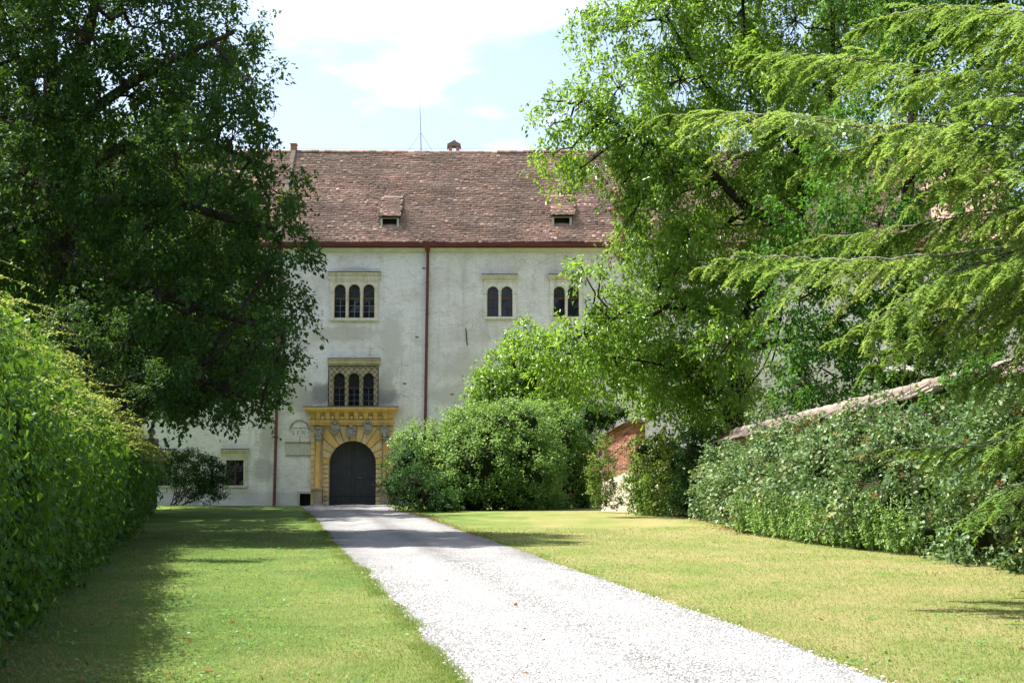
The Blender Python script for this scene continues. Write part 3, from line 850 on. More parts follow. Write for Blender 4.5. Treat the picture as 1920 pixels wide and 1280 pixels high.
for side in (-1, 1):
    for k in range(nrow):
        z0 = ZG + 0.1 + k * hrow
        e = 0.03 if k % 2 else -0.012
        a, b = CX + side * (GR - 0.012), CX + side * (CX - xout - 0.02)
        MB().box(min(a, b), max(a, b), yp - 0.09, yp + 0.02, z0 + 0.018, z0 + hrow - 0.018).build("jamb_stone", M['ochre_pale' if (k + side) % 3 else 'pedestal'] if k < 3 else M['ochre_pale'], portal, bevel=0.03)
    # outer quoins beyond the column
    for k in range(11):
        h = (Z_ARCH - ZG - 0.9) / 11
        z0 = ZG + 0.9 + k * h
        a, b = (PX0 + 0.0, fx(591.5, 850)) if side < 0 else (fx(728, 850), PX1)
        MB().box(a - 0.015, b, yp - 0.05, yp + 0.02, z0 + 0.014, z0 + h - 0.014).build("quoin", M['ochre_pale'], portal, bevel=0.02)
    # column, pedestal, capital
    cxp = fx(597.5, 870) if side < 0 else fx(724, 870)
    zc0, zc1 = fz(915), fz(829)
    MB().lathe(cxp, yp - 0.14, [(0.20, zc0), (0.20, zc0 + 0.06), (0.165, zc0 + 0.10), (0.185, zc0 + 0.15), (0.15, zc0 + 0.2), (0.152, zc0 + 1.0), (0.128, zc1 - 0.05), (0.15, zc1 - 0.03), (0.15, zc1)], 20).build("column", M['ochre'], portal, True)
    pd = MB(); pd.box(cxp - 0.32, cxp + 0.32, yp - 0.42, yp + 0.01, ZG, ZG + 0.25); pd.box(cxp - 0.26, cxp + 0.26, yp - 0.36, yp + 0.01, ZG + 0.25, zc0 - 0.1); pd.box(cxp - 0.31, cxp + 0.31, yp - 0.41, yp + 0.01, zc0 - 0.1, zc0 - 0.002)
    pd.build("pedestal", M['pedestal'], portal, bevel=0.02)
    cp = MB(); cp.lathe(cxp, yp - 0.14, [(0.14, zc1 + 0.002), (0.19, zc1 + 0.08), (0.17, zc1 + 0.1), (0.23, zc1 + 0.2)], 12); cp.box(cxp - 0.24, cxp + 0.24, yp - 0.37, yp + 0.01, zc1 + 0.2, zc1 + 0.26)
    cp.build("capital", M['shield'], portal)
# architrave, frieze with blocks, cornice
za0, za1 = Z_ARCH, fz(787.5); zf1 = fz(773); zc = fz(763.5)
ax0, ax1 = fx(583, 790), fx(738, 790)
ar = MB(); ar.box(ax0, ax1, yp - 0.22, YF + 0.02, za0 + 0.003, za0 + 0.14); ar.box(ax0 - 0.05, ax1 + 0.05, yp - 0.28, YF + 0.02, za0 + 0.14, za1)
ar.build("architrave", M['ochre'], portal, bevel=0.01)
# frieze body flares outwards to the cornice
def flare(x0, x1, y0, z0, X0, X1, Y0, z1):
    return MB().add([(x0, y0, z0), (x1, y0, z0), (x1, YF + 0.02, z0), (x0, YF + 0.02, z0), (X0, Y0, z1), (X1, Y0, z1), (X1, YF + 0.02, z1), (X0, YF + 0.02, z1)],
                    [(0, 3, 2, 1), (4, 5, 6, 7), (0, 1, 5, 4), (1, 2, 6, 5), (2, 3, 7, 6), (3, 0, 4, 7)])
flare(ax0 + 0.02, ax1 - 0.02, yp - 0.16, za1 + 0.002, ax0 - 0.02, ax1 + 0.02, yp - 0.24, zf1).build("frieze", M['ochre'], portal)
nb = 8
for i in range(nb):
    cxb = ax0 + 0.45 + (ax1 - ax0 - 0.9) * i / (nb - 1)
    b = MB().add([(cxb - 0.12, yp - 0.27, za1 + 0.03), (cxb + 0.12, yp - 0.27, za1 + 0.03), (cxb + 0.12, yp - 0.1, za1 + 0.03), (cxb - 0.12, yp - 0.1, za1 + 0.03),
                  (cxb - 0.13, yp - 0.48, zf1 - 0.004), (cxb + 0.13, yp - 0.48, zf1 - 0.004), (cxb + 0.13, yp - 0.1, zf1 - 0.004), (cxb - 0.13, yp - 0.1, zf1 - 0.004)],
                 [(0, 3, 2, 1), (4, 5, 6, 7), (0, 1, 5, 4), (1, 2, 6, 5), (2, 3, 7, 6), (3, 0, 4, 7)])
    b.build("corbel", M['ochre'], portal, bevel=0.015)
    if i < nb - 1:
        w = (ax1 - ax0 - 0.9) / (nb - 1)
        MB().box(cxb + w / 2 - 0.1, cxb + w / 2 + 0.1, yp - 0.285, yp - 0.15, za1 + 0.05, za1 + 0.23).build("frieze_block", M['ochre_pale'], portal, bevel=0.015)
cx0, cx1 = fx(572.5, 767), fx(747, 767)
flare(ax0 - 0.12, ax1 + 0.12, yp - 0.5, zf1 + 0.002, cx0 + 0.1, cx1 - 0.1, yp - 0.66, zf1 + 0.13).build("cornice_soffit", M['ochre'], portal)
MB().box(cx0, cx1, yp - 0.72, YF + 0.02, zf1 + 0.132, zc).build("cornice", M['ochre'], portal, bevel=0.015)
MB().box(cx0 - 0.03, cx1 + 0.03, yp - 0.75, YF + 0.01, zc + 0.001, zc + 0.035).build("flashing", M['lead'], portal)
# five carved coats of arms
for i, (sx_, sy_, w, h) in enumerate(((599.5, 811, 0.5, 0.62), (630, 802, 0.52, 0.78), (660, 809, 0.5, 0.74), (691, 801, 0.52, 0.78), (722.5, 808, 0.5, 0.66))):
    cx_, cz_ = fx(sx_, sy_), fz(sy_)
    out = []
    for t in np.linspace(0, 2 * math.pi, 26, endpoint=False):
        r = 1 + 0.10 * math.cos(6 * t + i) + 0.05 * math.cos(9 * t)
        wx = w / 2 * r * math.cos(t) * (1.0 if math.sin(t) > -0.2 else 0.86); wz = h / 2 * r * math.sin(t)
        out.append((cx_ + wx, cz_ + wz))
    sh = MB().prism(out, yp - 0.36, yp - 0.05).build("coat_of_arms", M['shield'], portal, bevel=0.03)
    inn = [(cx_ - w * .27, cz_ + h * .2), (cx_ - w * .27, cz_ - h * .1), (cx_ - w * .15, cz_ - h * .25), (cx_, cz_ - h * .33), (cx_ + w * .15, cz_ - h * .25), (cx_ + w * .27, cz_ - h * .1), (cx_ + w * .27, cz_ + h * .2), (cx_, cz_ + h * .25)]
    MB().prism(inn, yp - 0.41, yp - 0.34).build("escutcheon", M['shield'], sh, bevel=0.02)
    MB().lathe(cx_, yp - 0.37, [(0.10, cz_ + h * .28), (0.13, cz_ + h * .34), (0.11, cz_ + h * .42), (0.05, cz_ + h * .49)], 9).build("helm", M['shield'], sh, True)
# gate
gate = empty("gate", (CX, YF + 0.34, ZG), None, None)
attach(gate, castle)
gate.location = (CX, YF + 0.34, ZG)
gw = GR - 0.01
npl = 14
for i in range(npl):
    a = CX - gw + 2 * gw * i / npl + 0.002; b = CX - gw + 2 * gw * (i + 1) / npl - 0.002
    za = ZS + math.sqrt(max(gw ** 2 - (a - CX) ** 2, 0)); zb_ = ZS + math.sqrt(max(gw ** 2 - (b - CX) ** 2, 0)); zm = ZS + math.sqrt(max(gw ** 2 - ((a + b) / 2 - CX) ** 2, 0))
    q = 0.002 * (i % 3)
    MB().prism([(a, ZG), (b, ZG), (b, zb_), ((a + b) / 2, zm), (a, za)], YF + 0.33 - q, YF + 0.40).build("plank", M['gate'], gate)
for zz_, hh_ in ((fz(875), 0.06), (fz(895), 0.10), (fz(928), 0.09)):
    hw = gw if zz_ < ZS else math.sqrt(gw ** 2 - (zz_ - ZS) ** 2)
    MB().box(CX - hw + 0.02, CX + hw - 0.02, YF + 0.30, YF + 0.322, zz_ - hh_ / 2, zz_ + hh_ / 2).build("batten", M['gate'], gate, bevel=0.008)
MB().box(CX - 0.04, CX + 0.04, YF + 0.27, YF + 0.32, ZG, ZS + gw - 0.02).build("meeting_stile", M['gate'], gate)
MB().box(CX + 0.25, CX + 0.5, YF + 0.262, YF + 0.284, fz(895) - 0.03, fz(895) + 0.03).build("lock_plate", M['gate_trim'], gate)

# ---- memorial stone left of the portal
rl = MB()
th = np.linspace(math.pi, 0, 9)
rcx = fx(562, 810); zb_ = fz(829)
rl.prism([(fx(544, 815), zb_), (fx(580, 815), zb_)] + [(rcx + 0.5 * math.cos(t) * (1 - 0.0 * math.sin(t)), fz(806) + 0.52 * math.sin(t)) for t in th[::-1]], YF - 0.05, YF + 0.02)
relief = rl.build("memorial_relief", M['plaster'], castle, bevel=0.03)
relief['label'] = "worn bell-shaped relief with letters S F R above a grey slab"
MB().box(fx(536, 840), fx(583.4, 840), YF - 0.045, YF + 0.02, fz(853), fz(830)).build("inscription_slab", M['slab'], relief, bevel=0.01)
MB().box(fx(535, 840), fx(583.4, 840), YF - 0.10, YF + 0.02, fz(830) + 0.002, fz(828)).build("slab_cornice", M['shield'], relief)
MB().box(fx(536, 840), fx(583.4, 840), YF - 0.07, YF + 0.02, fz(855), fz(853) - 0.002).build("slab_foot", M['shield'], relief)
MB().tube([(rcx - 0.42, YF - 0.06, fz(802)), (rcx + 0.42, YF - 0.06, fz(802))], 0.02, 5).build("relief_ledge", M['shield'], relief)
hr = half_ring(MB(), rcx, fz(806), 0.50, 0.56, YF - 0.09, YF - 0.03, 9); hr.build("relief_rim", M['shield'], relief)
MB().tube([(rcx, YF - 0.06, fz(817)), (rcx, YF - 0.06, fz(828))], 0.015, 5).build("relief_stem", M['shield'], relief)
def lettering(txt, px, py, size, mat, parent, y=YF - 0.055, ext_=0.006):
    c = bpy.data.curves.new("lettering", 'FONT'); c.body = txt; c.size = size; c.align_x = 'CENTER'; c.align_y = 'CENTER'; c.extrude = ext_
    c.materials.append(mat)
    tmp = bpy.data.objects.new("lettering_source", c)
    me = bpy.data.meshes.new_from_object(tmp)
    bpy.data.objects.remove(tmp)
    o = bpy.data.objects.new("lettering", me); COL.objects.link(o)
    attach(o, parent)
    o.location = (fx(px, py), y, fz(py)); o.rotation_euler = (math.pi / 2, 0, 0)
    return o
lettering("S F R", 560, 812, 0.36, M['shield'], relief)
M['faint'] = rough_mat("faded_grey_paint", (0.40, 0.40, 0.39), (0.58, 0.58, 0.56), 9, 0.9, 0)
lettering("15", 728.5, 676, 0.42, M['faint'], castle, YF - 0.006, 0.003)
# iron wall tie
MB().tube([(fx(873.5, 616), YF - 0.04, fz(616)), (fx(874.8, 632), YF - 0.05, fz(632)), (fx(876, 647), YF - 0.04, fz(647))], 0.028, 5).build("wall_tie", M['iron'], castle)
# flat dark patches, the shade inside small knocked-out holes put into the colour
for hx, hy in ((759, 719), (848, 739), (782, 632), (795, 503)):
    MB().prism([(fx(hx, hy) + 0.13 * math.cos(t), fz(hy) + 0.05 * math.sin(t) * (1 + .3 * math.cos(3 * t))) for t in np.linspace(0, 6.28, 9)[:-1]], YF - 0.004, YF + 0.03).build("dark_hole_patch", M['lead'], castle)

# ---- facade wall with its openings
hx = sorted(set([XL, XR] + [v for h in holes for v in h[:2]])); hz_ = sorted(set([-0.6, Z_EAVE + 0.3] + [v for h in holes for v in h[2:]]))
wall = MB()
for a, b in zip(hx[:-1], hx[1:]):
    for c, d in zip(hz_[:-1], hz_[1:]):
        mx_, mz_ = (a + b) / 2, (c + d) / 2
        if any(h[0] < mx_ < h[1] and h[2] < mz_ < h[3] for h in holes): continue
        wall.add([(a, YF, c), (b, YF, c), (b, YF, d), (a, YF, d)], [(0, 1, 2, 3)])
for h in holes:
    a, b, c, d = h; y2 = YF + 0.6
    wall.add([(a, YF, c), (b, YF, c), (b, YF, d), (a, YF, d), (a, y2, c), (b, y2, c), (b, y2, d), (a, y2, d)], [(0, 4, 5, 1), (1, 5, 6, 2), (2, 6, 7, 3), (3, 7, 4, 0), (4, 7, 6, 5)])
DEPTH = 11.4
wall.add([(XL, YF, -0.6), (XL, YF + DEPTH, -0.6), (XL, YF + DEPTH, Z_EAVE), (XL, YF + DEPTH / 2, Z_EAVE + 6.2), (XL, YF, Z_EAVE)], [(0, 4, 3, 2, 1)])
wall.add([(XR, YF, -0.6), (XR, YF + DEPTH, -0.6), (XR, YF + DEPTH, Z_EAVE), (XR, YF + DEPTH / 2, Z_EAVE + 6.2), (XR, YF, Z_EAVE)], [(0, 1, 2, 3, 4)])
wall.add([(XL, YF + DEPTH, -0.6), (XR, YF + DEPTH, -0.6), (XR, YF + DEPTH, Z_EAVE), (XL, YF + DEPTH, Z_EAVE)], [(0, 3, 2, 1)])
wall.build("wall", M['plaster'], castle)
# eaves moulding, gutter with brackets, downpipes
ez = Z_EAVE
MB().extrude_x([(YF + 0.01, fz(474)), (YF - 0.05, fz(474)), (YF - 0.06, fz(472.5)), (YF - 0.10, fz(472.3)), (YF - 0.30, fz(467.5)), (YF - 0.34, fz(466)), (YF - 0.34, fz(464)), (YF + 0.01, fz(464))], XL, XR).build("eaves_moulding", M['eave'], castle)
gut = MB()
gp = [(YF - 0.34, fz(466.5))] + [(YF - 0.50 + 0.15 * math.cos(t), fz(461) + 0.02 + 0.13 * math.sin(t)) for t in np.linspace(-0.3, -math.pi, 8)] + [(YF - 0.66, fz(458)), (YF - 0.36, fz(458))]
gut.extrude_x(gp, XL, XR)
gutter = gut.build("gutter", M['red'], castle)
gx_ = XL + 0.5
while gx_ < XR:
    MB().extrude_x([(p_[0] - 0.012 if p_[0] < YF - 0.45 else p_[0], p_[1] - (0.012 if p_[1] < fz(459) else -0.012)) for p_ in gp], gx_, gx_ + 0.035).build("gutter_joint", M['red'], gutter)
    gx_ += 1.15 + 0.1 * random.random()
for (tx, ty, bx_, by_) in ((802.5, 470, 795.5, 945), (527.5, 470, 514.5, 948)):
    x_t, z_t, x_b, z_b = fx(tx, ty), fz(ty), fx(bx_, by_), -0.25
    hop = flare(x_t - 0.10, x_t + 0.10, YF - 0.30, fz(473), x_t - 0.23, x_t + 0.23, YF - 0.60, fz(459)) if False else MB().add(
        [(x_t - 0.11, YF - 0.36, fz(473)), (x_t + 0.11, YF - 0.36, fz(473)), (x_t + 0.11, YF - 0.12, fz(473)), (x_t - 0.11, YF - 0.12, fz(473)),
         (x_t - 0.24, YF - 0.70, fz(458.6)), (x_t + 0.24, YF - 0.70, fz(458.6)), (x_t + 0.24, YF - 0.352, fz(458.6)), (x_t - 0.24, YF - 0.352, fz(458.6))],
        [(0, 3, 2, 1), (4, 5, 6, 7), (0, 1, 5, 4), (1, 2, 6, 5), (2, 3, 7, 6), (3, 0, 4, 7)])
    pipe = MB().tube([(x_t, YF - 0.22, fz(472)), (x_t, YF - 0.14, fz(478)), ((x_t * 2 + x_b) / 3, YF - 0.13, (z_t * 2 + z_b) / 3), ((x_t + 2 * x_b) / 3, YF - 0.13, (z_t + 2 * z_b) / 3), (x_b, YF - 0.13, z_b)], 0.085, 10).build("downpipe", M['red'], castle, True)
    hop.build("hopper", M['red'], pipe)
    for k in range(1, 8):
        t = k / 8
        x_c, z_c = x_t + (x_b - x_t) * t, z_t + (z_b - z_t) * t
        MB().tube([(x_c, YF - 0.13, z_c - 0.03), (x_c, YF - 0.13, z_c + 0.03)], 0.1, 10).build("pipe_clamp", M['red'], pipe)

# ---- roof
PITCH_R = math.radians(47.0)
YE = YF - 0.45                                              # eaves edge
ZE = fz(457)
def ridge_hit(py):
    # where the roof plane reaches the height seen at py
    for w in np.linspace(2, 9, 1400):
        y = YE + w; z = ZE + w * math.tan(PITCH_R)
        if z >= at(960, py, y)[2]: return y, z
RY, RZ = ridge_hit(286)
SL = math.hypot(RY - YE, RZ - ZE)
es = np.array((0, math.cos(PITCH_R), math.sin(PITCH_R))); en = np.array((0, -math.sin(PITCH_R), math.cos(PITCH_R)))
roof = MB().add([(XL, YE + 0.05, ZE - 0.02), (XR, YE + 0.05, ZE - 0.02), (XR, RY, RZ - 0.05), (XL, RY, RZ - 0.05), (XL, 2 * RY - YE, ZE - 0.02), (XR, 2 * RY - YE, ZE - 0.02)], [(0, 1, 2, 3), (3, 2, 5, 4), (0, 4, 5, 1)]).build("roof", M['tile'], castle)
def tile_field(x0, x1, s0, s1, origin, e_s, e_n, keep=None, exp=0.172, wd=0.185, lift=0.042):
    """Overlapping flat tiles over a slope; returns vertex, face and value arrays."""
    rows = int((s1 - s0) / exp); cols = int((x1 - x0) / wd)
    R_, C_ = np.meshgrid(np.arange(rows), np.arange(cols), indexing='ij')
    R_ = R_.ravel(); C_ = C_.ravel(); n = len(R_)
    cx = x0 + (C_ + 0.5 + RNG.random(rows + 1)[R_]) * wd + RNG.normal(0, 0.008, n)
    wavy = 0.030 * np.sin(cx * 0.9 + R_ * 0.7) + 0.02 * np.sin(cx * 2.3 + 1.7 * R_)
    s = s0 + R_ * exp + RNG.normal(0, 0.012, n) + wavy * 0.8 - np.where(RNG.random(n) < 0.03, RNG.uniform(0.03, 0.09, n), 0)
    off = RNG.normal(0, 0.004, n) + 0.02 * np.sin(cx * 0.55 + 0.35 * R_)
    if keep is not None:
        k = keep(cx, s); R_, cx, s, off = R_[k], cx[k], s[k], off[k]; n = len(cx)
    hw = wd / 2 * RNG.uniform(0.965, 1.005, n); ln = 0.36; th = RNG.uniform(0.020, 0.034, n)
    rot = RNG.normal(0, 0.02, n)
    tip = lift + off + np.where(RNG.random(n) < 0.06, RNG.uniform(0.01, 0.03, n), 0)
    corners = []
    for (du, dv, dn) in ((-1, 0, 1), (-0.5, -0.012, 1), (0.5, -0.012, 1), (1, 0, 1), (1, 1, 0), (-1, 1, 0)):
        for top in (0, 1):
            uu = hw * du; vv = (ln if dv == 1 else dv) + uu * rot
            nn = np.where(dn == 1, tip, off - 0.005) + top * th
            corners.append(origin[None] + np.outer(cx + uu, (1, 0, 0)) + (s + vv)[:, None] * e_s[None] + nn[:, None] * e_n[None])
    Vv = np.stack(corners, 1)                                # n, 12, 3 ; even bottom, odd top
    f6 = np.array([(1, 3, 5, 7, 9, 11)]); q4 = np.array([(0, 2, 3, 1), (2, 4, 5, 3), (4, 6, 7, 5)])
    o = (np.arange(n) * 12)[:, None, None]
    corr = 0.10 * np.sin(cx * 1.7 + R_ * 2.1 + 3 * np.sin(R_ * 1.3)) + 0.10 * np.sin(cx * 0.7 - R_ * 5.3)
    val = np.clip(RNG.normal(0.52, 0.11, n) + corr + np.where(RNG.random(n) < 0.025, 0.32, 0) - np.where(RNG.random(n) < 0.06, 0.3, 0), 0, 1)
    return Vv.reshape(-1, 3), [(f6[None] + o).reshape(-1, 6), (q4[None] + o).reshape(-1, 4)], np.repeat(val, 12)
def roof_st(px, py):
    """roof-plane position seen at a photo point"""
    for w in np.linspace(0, 8, 1600):
        y = YE + w; z = ZE + w * math.tan(PITCH_R)
        if z >= at(px, py, y)[2] and w > 0.02: break
    p_ = at(px, py, y); return p_[0], w / math.cos(PITCH_R), y, z
dormers = []
for (dx0, dx1, dyb, dyt) in ((713, 748, 427, 368), (1035, 1072, 425, 367)):
    xa, s_b, yb_, zb_ = roof_st(dx0, dyb); xb = roof_st(dx1, dyb)[0]; s_t = roof_st(dx0, dyt)[1]
    dormers.append((xa, xb, s_b, s_t, yb_, zb_))
def keep_roof(cx, s):
    k = np.ones(len(cx), bool)
    for xa, xb, s_b, s_t, _, _ in dormers:
        k &= ~((cx > xa - 0.02) & (cx < xb + 0.02) & (s > s_b - 0.05) & (s < s_t - 0.1))
    return k
og = np.array((0, YE, ZE))
Vv, Ff, vv = tile_field(-25.0, 24.0, 0.0, SL - 0.12, og, es, en, keep_roof)
tag(link_mesh("roof_tiles", np_mesh("roof_tiles", Vv, Ff, vv), M['tile'], roof), kind='stuff')
Vv = Vv.copy()
# ridge tiles, each one
rt = MB()
th = np.linspace(-0.35, math.pi + 0.35, 9)
prof_o = [(0.15 * math.cos(t), 0.15 * math.sin(t)) for t in th]; prof_i = [(0.125 * math.cos(t), 0.125 * math.sin(t)) for t in th[::-1]]
rt.extrude_x(prof_o + prof_i, 0, 0.42)
def val_meshes(mb, name, mat, count=5):
    out = []
    for k in range(count):
        me = mb.mesh(name)
        a = me.attributes.new('v', 'FLOAT', 'POINT'); a.data.foreach_set('value', np.full(len(me.vertices), (k + 0.5) / count, np.float32))
        me.materials.append(mat); out.append(me)
    return out
rms = val_meshes(rt, "ridge_tile", M['ridge'])
x = fx(556, 285) * RY / YF
x_end = XR
xk = -24.0
while xk < x_end:
    o = bpy.data.objects.new("ridge_tile", random.choice(rms)); COL.objects.link(o); attach(o, roof)
    o.location = (xk, RY + random.gauss(0, 0.008), RZ - 0.02 + random.gauss(0, 0.012) + 0.03 * math.sin(xk * 0.35)); o.rotation_euler = (0, random.gauss(0.012, 0.012), 0)
    xk += 0.385
# dormers
for xa, xb, s_b, s_t, yb_, zb_ in dormers:
    h = 0.56
    yt_, zt_ = YE + s_t * math.cos(PITCH_R), ZE + s_t * math.sin(PITCH_R)
    ov = 0.14
    fr = MB().prism([(xa, zb_ - 0.02), (xa + 0.12, zb_ - 0.02), (xa + 0.12, zb_ + h - 0.04), (xb - 0.12, zb_ + h - 0.04), (xb - 0.12, zb_ - 0.02), (xb, zb_ - 0.02), (xb, zb_ + h - 0.002), (xa, zb_ + h - 0.002)], yb_, yb_ + 0.08)
    dorm = fr.build("dormer", M['slab'], castle)
    MB().box(xa + 0.12, xb - 0.12, yb_ + 0.3, yb_ + 0.35, zb_ - 0.05, zb_ + h).build("dark_loft_plate", M['dark'], dorm)  # near-black plate, the unlit loft painted behind the opening
    MB().box(xa + 0.1, xb - 0.0, yb_ - 0.04, yb_ + 0.1, zb_ - 0.1, zb_ + 0.035).build("dormer_sill", M['red'], dorm)
    z_h = zb_ + h
    for x_c in (xa, xb - 0.05):
        ck = MB().extrude_x([(yb_ + 0.082, zb_), (yb_ + 0.082, z_h), (yt_, zt_ - 0.02)], x_c, x_c + 0.05); ck.build("cheek", M['bark'], dorm)
    MB().box(xa - 0.04, xb + 0.05, yb_ - 0.03, yb_ + 0.06, z_h, z_h + 0.1).build("lintel", M['bark_grey'], dorm)
    a = np.array((0, yb_ - ov, z_h + 0.10 - ov * 0.33)); bvec = np.array((0, yt_, zt_ + 0.02)) - a; L_ = np.linalg.norm(bvec); e1 = bvec / L_; e2 = np.array((0, -e1[2], e1[1]))
    sl = MB().add([(xa - 0.09, *a[1:]), (xb + 0.10, *a[1:]), (xb + 0.06, *(a + bvec)[1:]), (xa - 0.05, *(a + bvec)[1:]), (xa - 0.09, *(a - e2 * 0.05)[1:]), (xb + 0.10, *(a - e2 * 0.05)[1:]), (xb + 0.06, *(a + bvec - e2 * 0.05)[1:]), (xa - 0.05, *(a + bvec - e2 * 0.05)[1:])],
                  [(0, 1, 2, 3), (7, 6, 5, 4), (0, 4, 5, 1), (1, 5, 6, 2), (3, 7, 4, 0)])
    sl.build("dormer_roof", M['bark'], dorm)
    Vv, Ff, vv = tile_field(xa - 0.11, xb + 0.10, 0.0, L_ - 0.2, a, e1, e2, None, 0.15, 0.185, 0.03)
    tag(link_mesh("dormer_tiles", np_mesh("dormer_tiles", Vv, Ff, vv * 0.42), M['tile'], dorm), kind='stuff')
# brick firewall crossing the roof with a short stack on the ridge
fwx = fx(551, 285) * RY / YF
fwm = MB()
for k in range(46):
    s0_ = k * (SL / 46); p0 = og + es * s0_; hgt = 0.20
    fwm.box(fwx - 0.13, fwx + 0.13, p0[1], p0[1] + SL / 46 * 1.05 * es[1], p0[2] - 0.1, p0[2] + hgt + 0.16)
fw = fwm.build("firewall_coping", M['mortar'], castle)
fst = MB()
for k in range(5):
    fst.box(fwx - 0.17 + 0.004 * (k % 2), fwx + 0.17 - 0.004 * (k % 2), RY - 0.25, RY + 0.25, RZ + 0.02 + k * 0.085, RZ + 0.02 + k * 0.085 + 0.077)
stack = fst.build("firewall_stack", M['brick'], castle)
MB().box(fwx - 0.20, fwx + 0.20, RY - 0.3, RY + 0.3, RZ + 0.448, RZ + 0.50).build("stack_cap", M['brick'], stack)
# chimney behind the ridge
chy = RY + 0.6
ccx = float(at(851.5, 280, chy)[0]); z_of = lambda py: float(at(851, py, chy)[2])
ch = MB()
for sgn in (-1, 1):
    ch.box(ccx + sgn * 0.22 - 0.09, ccx + sgn * 0.22 + 0.09, chy - 0.3, chy + 0.3, RZ - 1.2, z_of(275))
chim = ch.build("chimney", M['brick'], castle)
MB().box(ccx - 0.13, ccx + 0.13, chy - 0.05, chy + 0.05, RZ - 1.2, z_of(284)).build("chimney_back", M['brick'], chim)
MB().prism([(ccx - 0.42, z_of(279.5)), (ccx - 0.30, z_of(276)), (ccx + 0.30, z_of(276)), (ccx + 0.42, z_of(279.5)), (ccx + 0.40, z_of(272)), (ccx, z_of(265.5)), (ccx - 0.40, z_of(272))], chy - 0.36, chy + 0.36).build("chimney_hood", M['coping'], chim)
MB().lathe(ccx, chy, [(0.06, z_of(267)), (0.1, z_of(265)), (0.09, z_of(263.4)), (0.03, z_of(262.4))], 10).build("hood_finial", M['lead'], chim, True)
# lightning rod with stays and the wire along the ridge
rxp = float(at(788, 250, RY)[0])
rod = MB().tube([(rxp + 0.06, RY, RZ - 0.1), (rxp + 0.03, RY, RZ + 1.2), (rxp - 0.06, RY, float(at(787, 170, RY)[2]))], [0.035, 0.022, 0.010], 6).build("lightning_rod", M['lead'], castle)
for sgn in (-1, 1):
    MB().tube([(rxp + 0.03, RY, RZ + 1.2), (rxp + sgn * 0.72, RY, RZ + 0.1)], 0.009, 4).build("stay_wire", M['lead'], rod)
MB().tube([(-23, RY, RZ + 0.22), (0, RY, RZ + 0.25), (XR, RY, RZ + 0.22)], 0.008, 4).build("ridge_wire", M['lead'], rod)

# ------------------------------------------------------------------ foliage materials
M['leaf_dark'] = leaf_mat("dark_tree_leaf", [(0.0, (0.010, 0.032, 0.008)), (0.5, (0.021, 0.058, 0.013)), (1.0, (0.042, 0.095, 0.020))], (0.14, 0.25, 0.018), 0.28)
M['leaf_walnut'] = leaf_mat("walnut_leaf", [(0.0, (0.042, 0.100, 0.014)), (0.5, (0.096, 0.198, 0.024)), (1.0, (0.175, 0.300, 0.045))], (0.35, 0.54, 0.035), 0.44, 0.36, 1.0)
M['leaf_back'] = leaf_mat("deep_green_leaf", [(0.0, (0.018, 0.062, 0.012)), (0.5, (0.038, 0.115, 0.018)), (1.0, (0.075, 0.175, 0.028))], (0.15, 0.32, 0.02), 0.36)
M['leaf_shrub'] = leaf_mat("shrub_leaf", [(0.0, (0.045, 0.108, 0.024)), (0.5, (0.110, 0.215, 0.048)), (1.0, (0.19, 0.31, 0.09))], (0.32, 0.48, 0.07), 0.4, 0.45, 0.8)
M['leaf_yew'] = leaf_mat("dark_shrub_leaf", [(0.0, (0.014, 0.042, 0.012)), (0.5, (0.030, 0.080, 0.022)), (1.0, (0.060, 0.130, 0.032))], (0.10, 0.22, 0.02), 0.28)
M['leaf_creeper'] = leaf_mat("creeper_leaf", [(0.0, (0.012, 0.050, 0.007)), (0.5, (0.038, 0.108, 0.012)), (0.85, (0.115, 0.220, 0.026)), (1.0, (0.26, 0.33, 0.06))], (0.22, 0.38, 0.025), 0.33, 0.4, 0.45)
M['leaf_tip'] = leaf_mat("young_creeper_tip", [(0.0, (0.17, 0.25, 0.035)), (1.0, (0.38, 0.41, 0.12))], (0.46, 0.52, 0.10), 0.42)
M['leaf_bramble'] = leaf_mat("bramble_leaf", [(0.0, (0.030, 0.070, 0.022)), (0.45, (0.085, 0.148, 0.054)), (0.8, (0.165, 0.245, 0.108)), (1.0, (0.26, 0.25, 0.11))], (0.18, 0.30, 0.045), 0.25, 0.45, 0.5)
M['leaf_ivy'] = leaf_mat("ivy_leaf", [(0.0, (0.035, 0.080, 0.014)), (0.5, (0.095, 0.165, 0.030)), (1.0, (0.21, 0.27, 0.05))], (0.26, 0.38, 0.03), 0.3, 0.4, 0.45)
M['leaf_brown'] = leaf_mat("dry_brown_leaf", [(0.0, (0.10, 0.045, 0.025)), (1.0, (0.28, 0.14, 0.07))], (0.3, 0.14, 0.05), 0.3, 0.7, 0.2)
M['needle'] = leaf_mat("hemlock_needle", [(0.0, (0.045, 0.105, 0.026)), (0.4, (0.125, 0.225, 0.044)), (0.8, (0.225, 0.330, 0.070)), (1.0, (0.33, 0.33, 0.10))], (0.34, 0.48, 0.07), 0.40, 0.55, 0.3)
M['leaf_pale'] = leaf_mat("pale_vine_leaf", [(0.0, (0.07, 0.14, 0.03)), (0.5, (0.14, 0.23, 0.06)), (1.0, (0.30, 0.36, 0.20))], (0.32, 0.42, 0.08), 0.35, 0.35, 0.6)
M['grass'] = leaf_mat("grass_blade", [(0.0, (0.062, 0.126, 0.022)), (0.4, (0.125, 0.182, 0.040)), (0.7, (0.200, 0.215, 0.072)), (1.0, (0.32, 0.265, 0.135))], (0.27, 0.33, 0.065), 0.36, 0.6, 0.2)
M['core'] = rough_mat("inner_shade_dark", (0.012, 0.018, 0.007), (0.030, 0.038, 0.015), 5, 1.0, 0.5, 0.05, spec=0.05)  # near-black, the shade deep inside hedges and shrubs put into the colour
